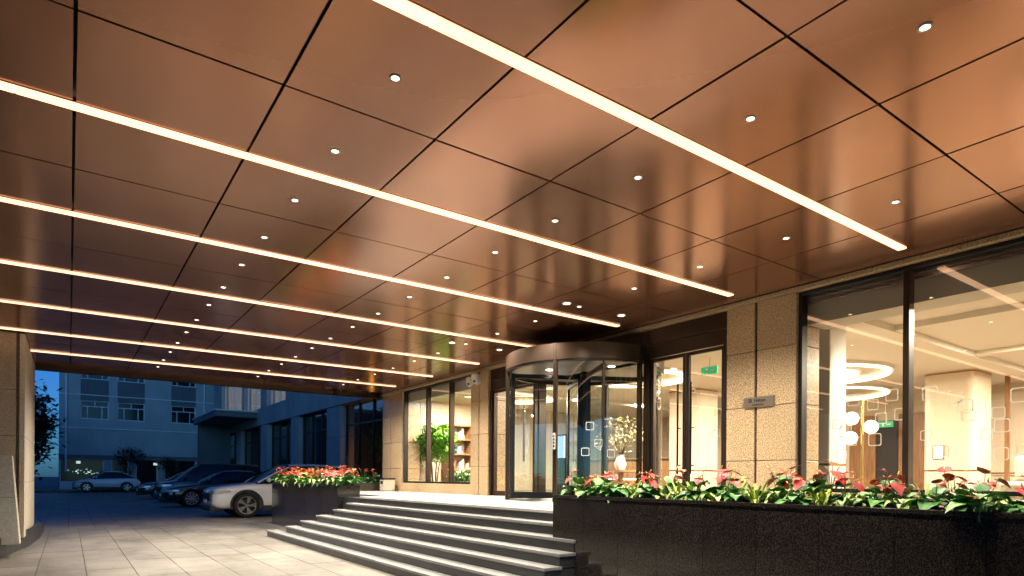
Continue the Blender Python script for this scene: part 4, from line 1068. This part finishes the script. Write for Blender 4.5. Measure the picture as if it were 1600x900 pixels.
# added tree and lamp inside the wing imitate an orange reflection in its glass
# ------------------------------------------------------------------ far building and street edge
fb = thing('far_building', (6, 60, 0), 'plain three storey building closing the view, blue in the dusk', 'building')
YB = 60.0
wins = [(0.72,2.6),(3.2,5.12),(7.06,8.95),(11.0,12.9),(14.5,16.4)]
rows = [(5.72,7.2),(8.9,10.7),(12.4,14.0)]
B(-0.66, 24, YB+0.35, YB+12, 0, 16).build('core', 'far_wall_dark', fb)
xe = [-0.66]+[v for w in wins for v in w]+[24]
for i in range(0, len(xe), 2): B(xe[i], xe[i+1], YB, YB+0.5, 2.85, 16).build('wall', 'far_wall', fb)
for (a, b_) in wins:
    zprev = 2.85
    for (z0, z1) in rows:
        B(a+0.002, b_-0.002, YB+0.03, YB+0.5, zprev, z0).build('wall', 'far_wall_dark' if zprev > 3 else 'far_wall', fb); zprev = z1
        w = sub('window', ((a+b_)/2, YB+0.2, z0), fb)
        MB().add([(a,YB+0.22,z0),(b_,YB+0.22,z0),(b_,YB+0.22,z1),(a,YB+0.22,z1)], [(0,1,2,3)]).build('pane', 'far_glass', w)
        zt = z0+(z1-z0)*0.66; f = 0.07
        for q in (a+f/2, b_-f/2): B(q-f/2, q+f/2, YB+0.13, YB+0.215, z0, z1).build('window_frame', 'far_trim', w)
        for z in (z0, zt, z1-f): B(a+f, b_-f, YB+0.135, YB+0.215, z, z+f).build('window_frame', 'far_trim', w)
        for q in (a+(b_-a)*0.24, a+(b_-a)*0.76): B(q-0.03, q+0.03, YB+0.14, YB+0.215, z0+f, zt).build('window_bar', 'far_trim', w)
        B((a+b_)/2-0.03, (a+b_)/2+0.03, YB+0.14, YB+0.215, zt+f, z1-f).build('window_bar', 'far_trim', w)
    B(a+0.002, b_-0.002, YB+0.03, YB+0.5, zprev, 16).build('wall', 'far_wall', fb)
for z in (4.95, 7.6, 11.6): B(-0.68, 24, YB-0.05, YB-0.005, z, z+0.07).build('ledge', 'far_trim', fb)
for x in (-0.2, 9.6): MB().tube([(x,YB-0.12,1.5),(x,YB-0.12,16)], 0.07, 8).build('drain_pipe', 'far_trim', fb, True)
B(-0.66, 24, YB-0.02, YB+0.34, 2.5, 2.84).build('shop_fascia', 'far_wall_dark', fb)
x = -0.6; i = 0
while x < 13:
    w = [2.9, 1.2, 1.6, 2.4][i % 4]
    s_ = sub('shop_window', (x+w/2, YB+0.2, 0), fb)
    B(x, x+w, YB+0.1, YB+0.34, 0, 0.75).build('stall_riser', 'far_trim' if i % 4 == 0 else 'far_wall_dark', s_)
    MB().add([(x,YB+0.25,0.75),(x+w,YB+0.25,0.75),(x+w,YB+0.25,2.5),(x,YB+0.25,2.5)], [(0,1,2,3)]).build('pane', 'far_glass', s_)
    for q in (x+0.04, x+w-0.04): B(q-0.04, q+0.04, YB+0.16, YB+0.24, 0.75, 2.5).build('shop_frame', 'far_trim', s_)
    if i == 0:
        for _ in range(22):
            px, pz = random.uniform(x+0.5, x+w-0.4), random.uniform(1.3, 1.7)
            B(px, px+random.uniform(0.04,0.16), YB+0.235, YB+0.245, pz, pz+0.05).build('glow_letter', 'street_glow', s_)
    B(x+w, x+w+0.5, YB+0.02, YB+0.34, 0, 2.5).build('pier', 'far_wall', fb); x += w+0.5; i += 1
for (x, z, lab) in ((0.6, 2.25, 'small pale lit sign box over the far shop window'), (5.9, 2.2, 'small glowing lamp beside the far bushes')):
    t = thing('street_light', (x, YB-0.1, z), lab, 'light', 'distant shop lights')
    B(x-0.14, x+0.14, YB-0.18, YB-0.06, z-0.1, z+0.1).build('glow_box', 'street_glow', t); B(x-0.17, x+0.17, YB-0.055, YB-0.025, z-0.13, z+0.13).build('back_box', 'trim_black', t)
struct(B(-14, 30, 57.6, 59.4, -0.05, 0.12).build('pavement', 'car_park_stone'))

def tree(name, loc, h, rad, cz, lab, seed, grp, ncl=90, per=14, leafL=0.28, mname='dark_leaf'):
    x, y, z = loc; t = thing(name, loc, lab, 'tree', grp); rnd = random.Random(seed)
    MB().tube([(x,y,z-0.05),(x+0.1,y,z+h*0.3),(x-0.05,y+0.1,z+h*0.6)], [0.16*h/6,0.12*h/6,0.05*h/6], 8).build('trunk', 'bark', t, True)
    for i in range(5):
        a = 2*PI*i/5+rnd.random()
        MB().tube([(x,y,z+h*0.35),(x+rad[0]*0.35*math.cos(a),y+rad[1]*0.35*math.sin(a),z+h*0.55),(x+rad[0]*0.7*math.cos(a),y+rad[1]*0.7*math.sin(a),cz+rad[2]*0.3)], [0.07*h/6,0.05*h/6,0.02*h/6], 6).build('limb', 'bark', t, True)
    foliage((x,y,cz), rad, ncl, per, leafL, rad[0]*0.4, seed).build('crown', mname, t)
tree('street_tree', (-2.6, 45, 0), 7, (1.9,1.9,2.9), 3.9, 'dark leafy tree beside the left pillar against the blue sky', 11, 'street trees', 380, 24, 0.34)
tree('street_tree', (-4.3, 52, 0), 8, (2.6,2.4,3.4), 4.6, 'dark tree farthest left, mostly behind the pillar', 12, 'street trees', 240, 20)
tree('small_tree', (3.95, 57.9, 0.1), 3.2, (0.95,0.8,0.75), 2.7, 'small dark bushy tree left, before the far shopfronts', 13, 'small trees before the far building', 50, 12, 0.24)
tree('small_tree', (6.6, 57.9, 0.1), 2.9, (0.75,0.7,0.8), 2.2, 'small dark rounded tree right, before the far shopfronts', 14, 'small trees before the far building', 50, 12, 0.2)
tree('street_tree', (-8.5, 60, 0), 8, (3.2,2.6,3.4), 4.8, 'added dark tree left of the far building, hidden by the pillar', 17, 'street trees', 160, 18, 0.4)  # extra tree out of view, added to block mirrored sky
tree('street_tree', (-13, 50, 0), 8, (3.4,3.0,3.4), 4.8, 'added dark tree across the street, unseen beyond the left pillar', 18, 'street trees', 160, 18, 0.4)  # another unseen tree added to keep sky out of the planter's reflection
nb = thing('unseen_block', (-18, 68, 0), 'added dark low block far left, unseen behind the pillar and trees', 'building')  # unseen block added to darken what the left planter mirrors
B(-34, -5.5, 63, 75, 0, 8).build('wall', 'far_wall_dark', nb); B(-34.2, -5.3, 62.8, 75.2, 8.01, 8.4).build('parapet', 'far_wall', nb)
# clipped low hedge at the far kerb
hd = thing('low_hedge', (4, 58.4, 0.1), 'low dark hedge along the far pavement', 'hedge')
for i in range(1): foliage((7.5,58.6,0.5), (5.5,0.35,0.4), 160, 14, 0.16, 0.4, 21).build('foliage', 'dark_leaf', hd)
tree('standin_tree', (10.9, 24.4, 0.1), 3.6, (0.9,0.85,0.95), 2.75, 'added indoor tree behind the dark wing window, standing in for an orange reflection', 15, None, 90, 12, 0.16, 'tree_leaf')  # tree put indoors in place of an orange reflection in the glass
fl2 = thing('added_amber_lamp', (10.0, 24.2, 0.1), 'added amber lamp that colours the stand-in tree in the wing window', 'lamp')  # added lamp, only there to turn the stand-in tree orange
MB().lathe([(0.0,0.32),(0.1,0.32),(0.12,0.1)], (10.0,24.0,0), k=14).build('lamp_body', 'black_metal', fl2, True)
MB().lathe([(0.0,0.325),(0.08,0.325)], (10.0,24.0,0), k=14).build('lamp_lens', 'orange_glow', fl2)
lamp('amber_glow', 'POINT', (9.95, 23.7, 1.9), 14, (1.0,0.42,0.06), fl2, shadow_soft_size=0.1)  # added point light, hung apart from the lamp body
# the street side opposite the hotel: a plain block and trees that the glass mirrors
ob = thing('opposite_building', (-22, 34, 0), 'plain low block across the street, outside the picture on the left', 'building')
B(-30, -20, 6, 90, 0, 9).build('wall', 'far_wall_dark', ob); B(-30.2, -19.8, 5.8, 90.2, 9.01, 9.4).build('parapet', 'far_wall', ob)
for y in range(10, 88, 6):
    for z in (1.2, 5.0): B(-20.05, -19.98, y, y+2.4, z, z+2.2).build('window', 'far_glass', ob)
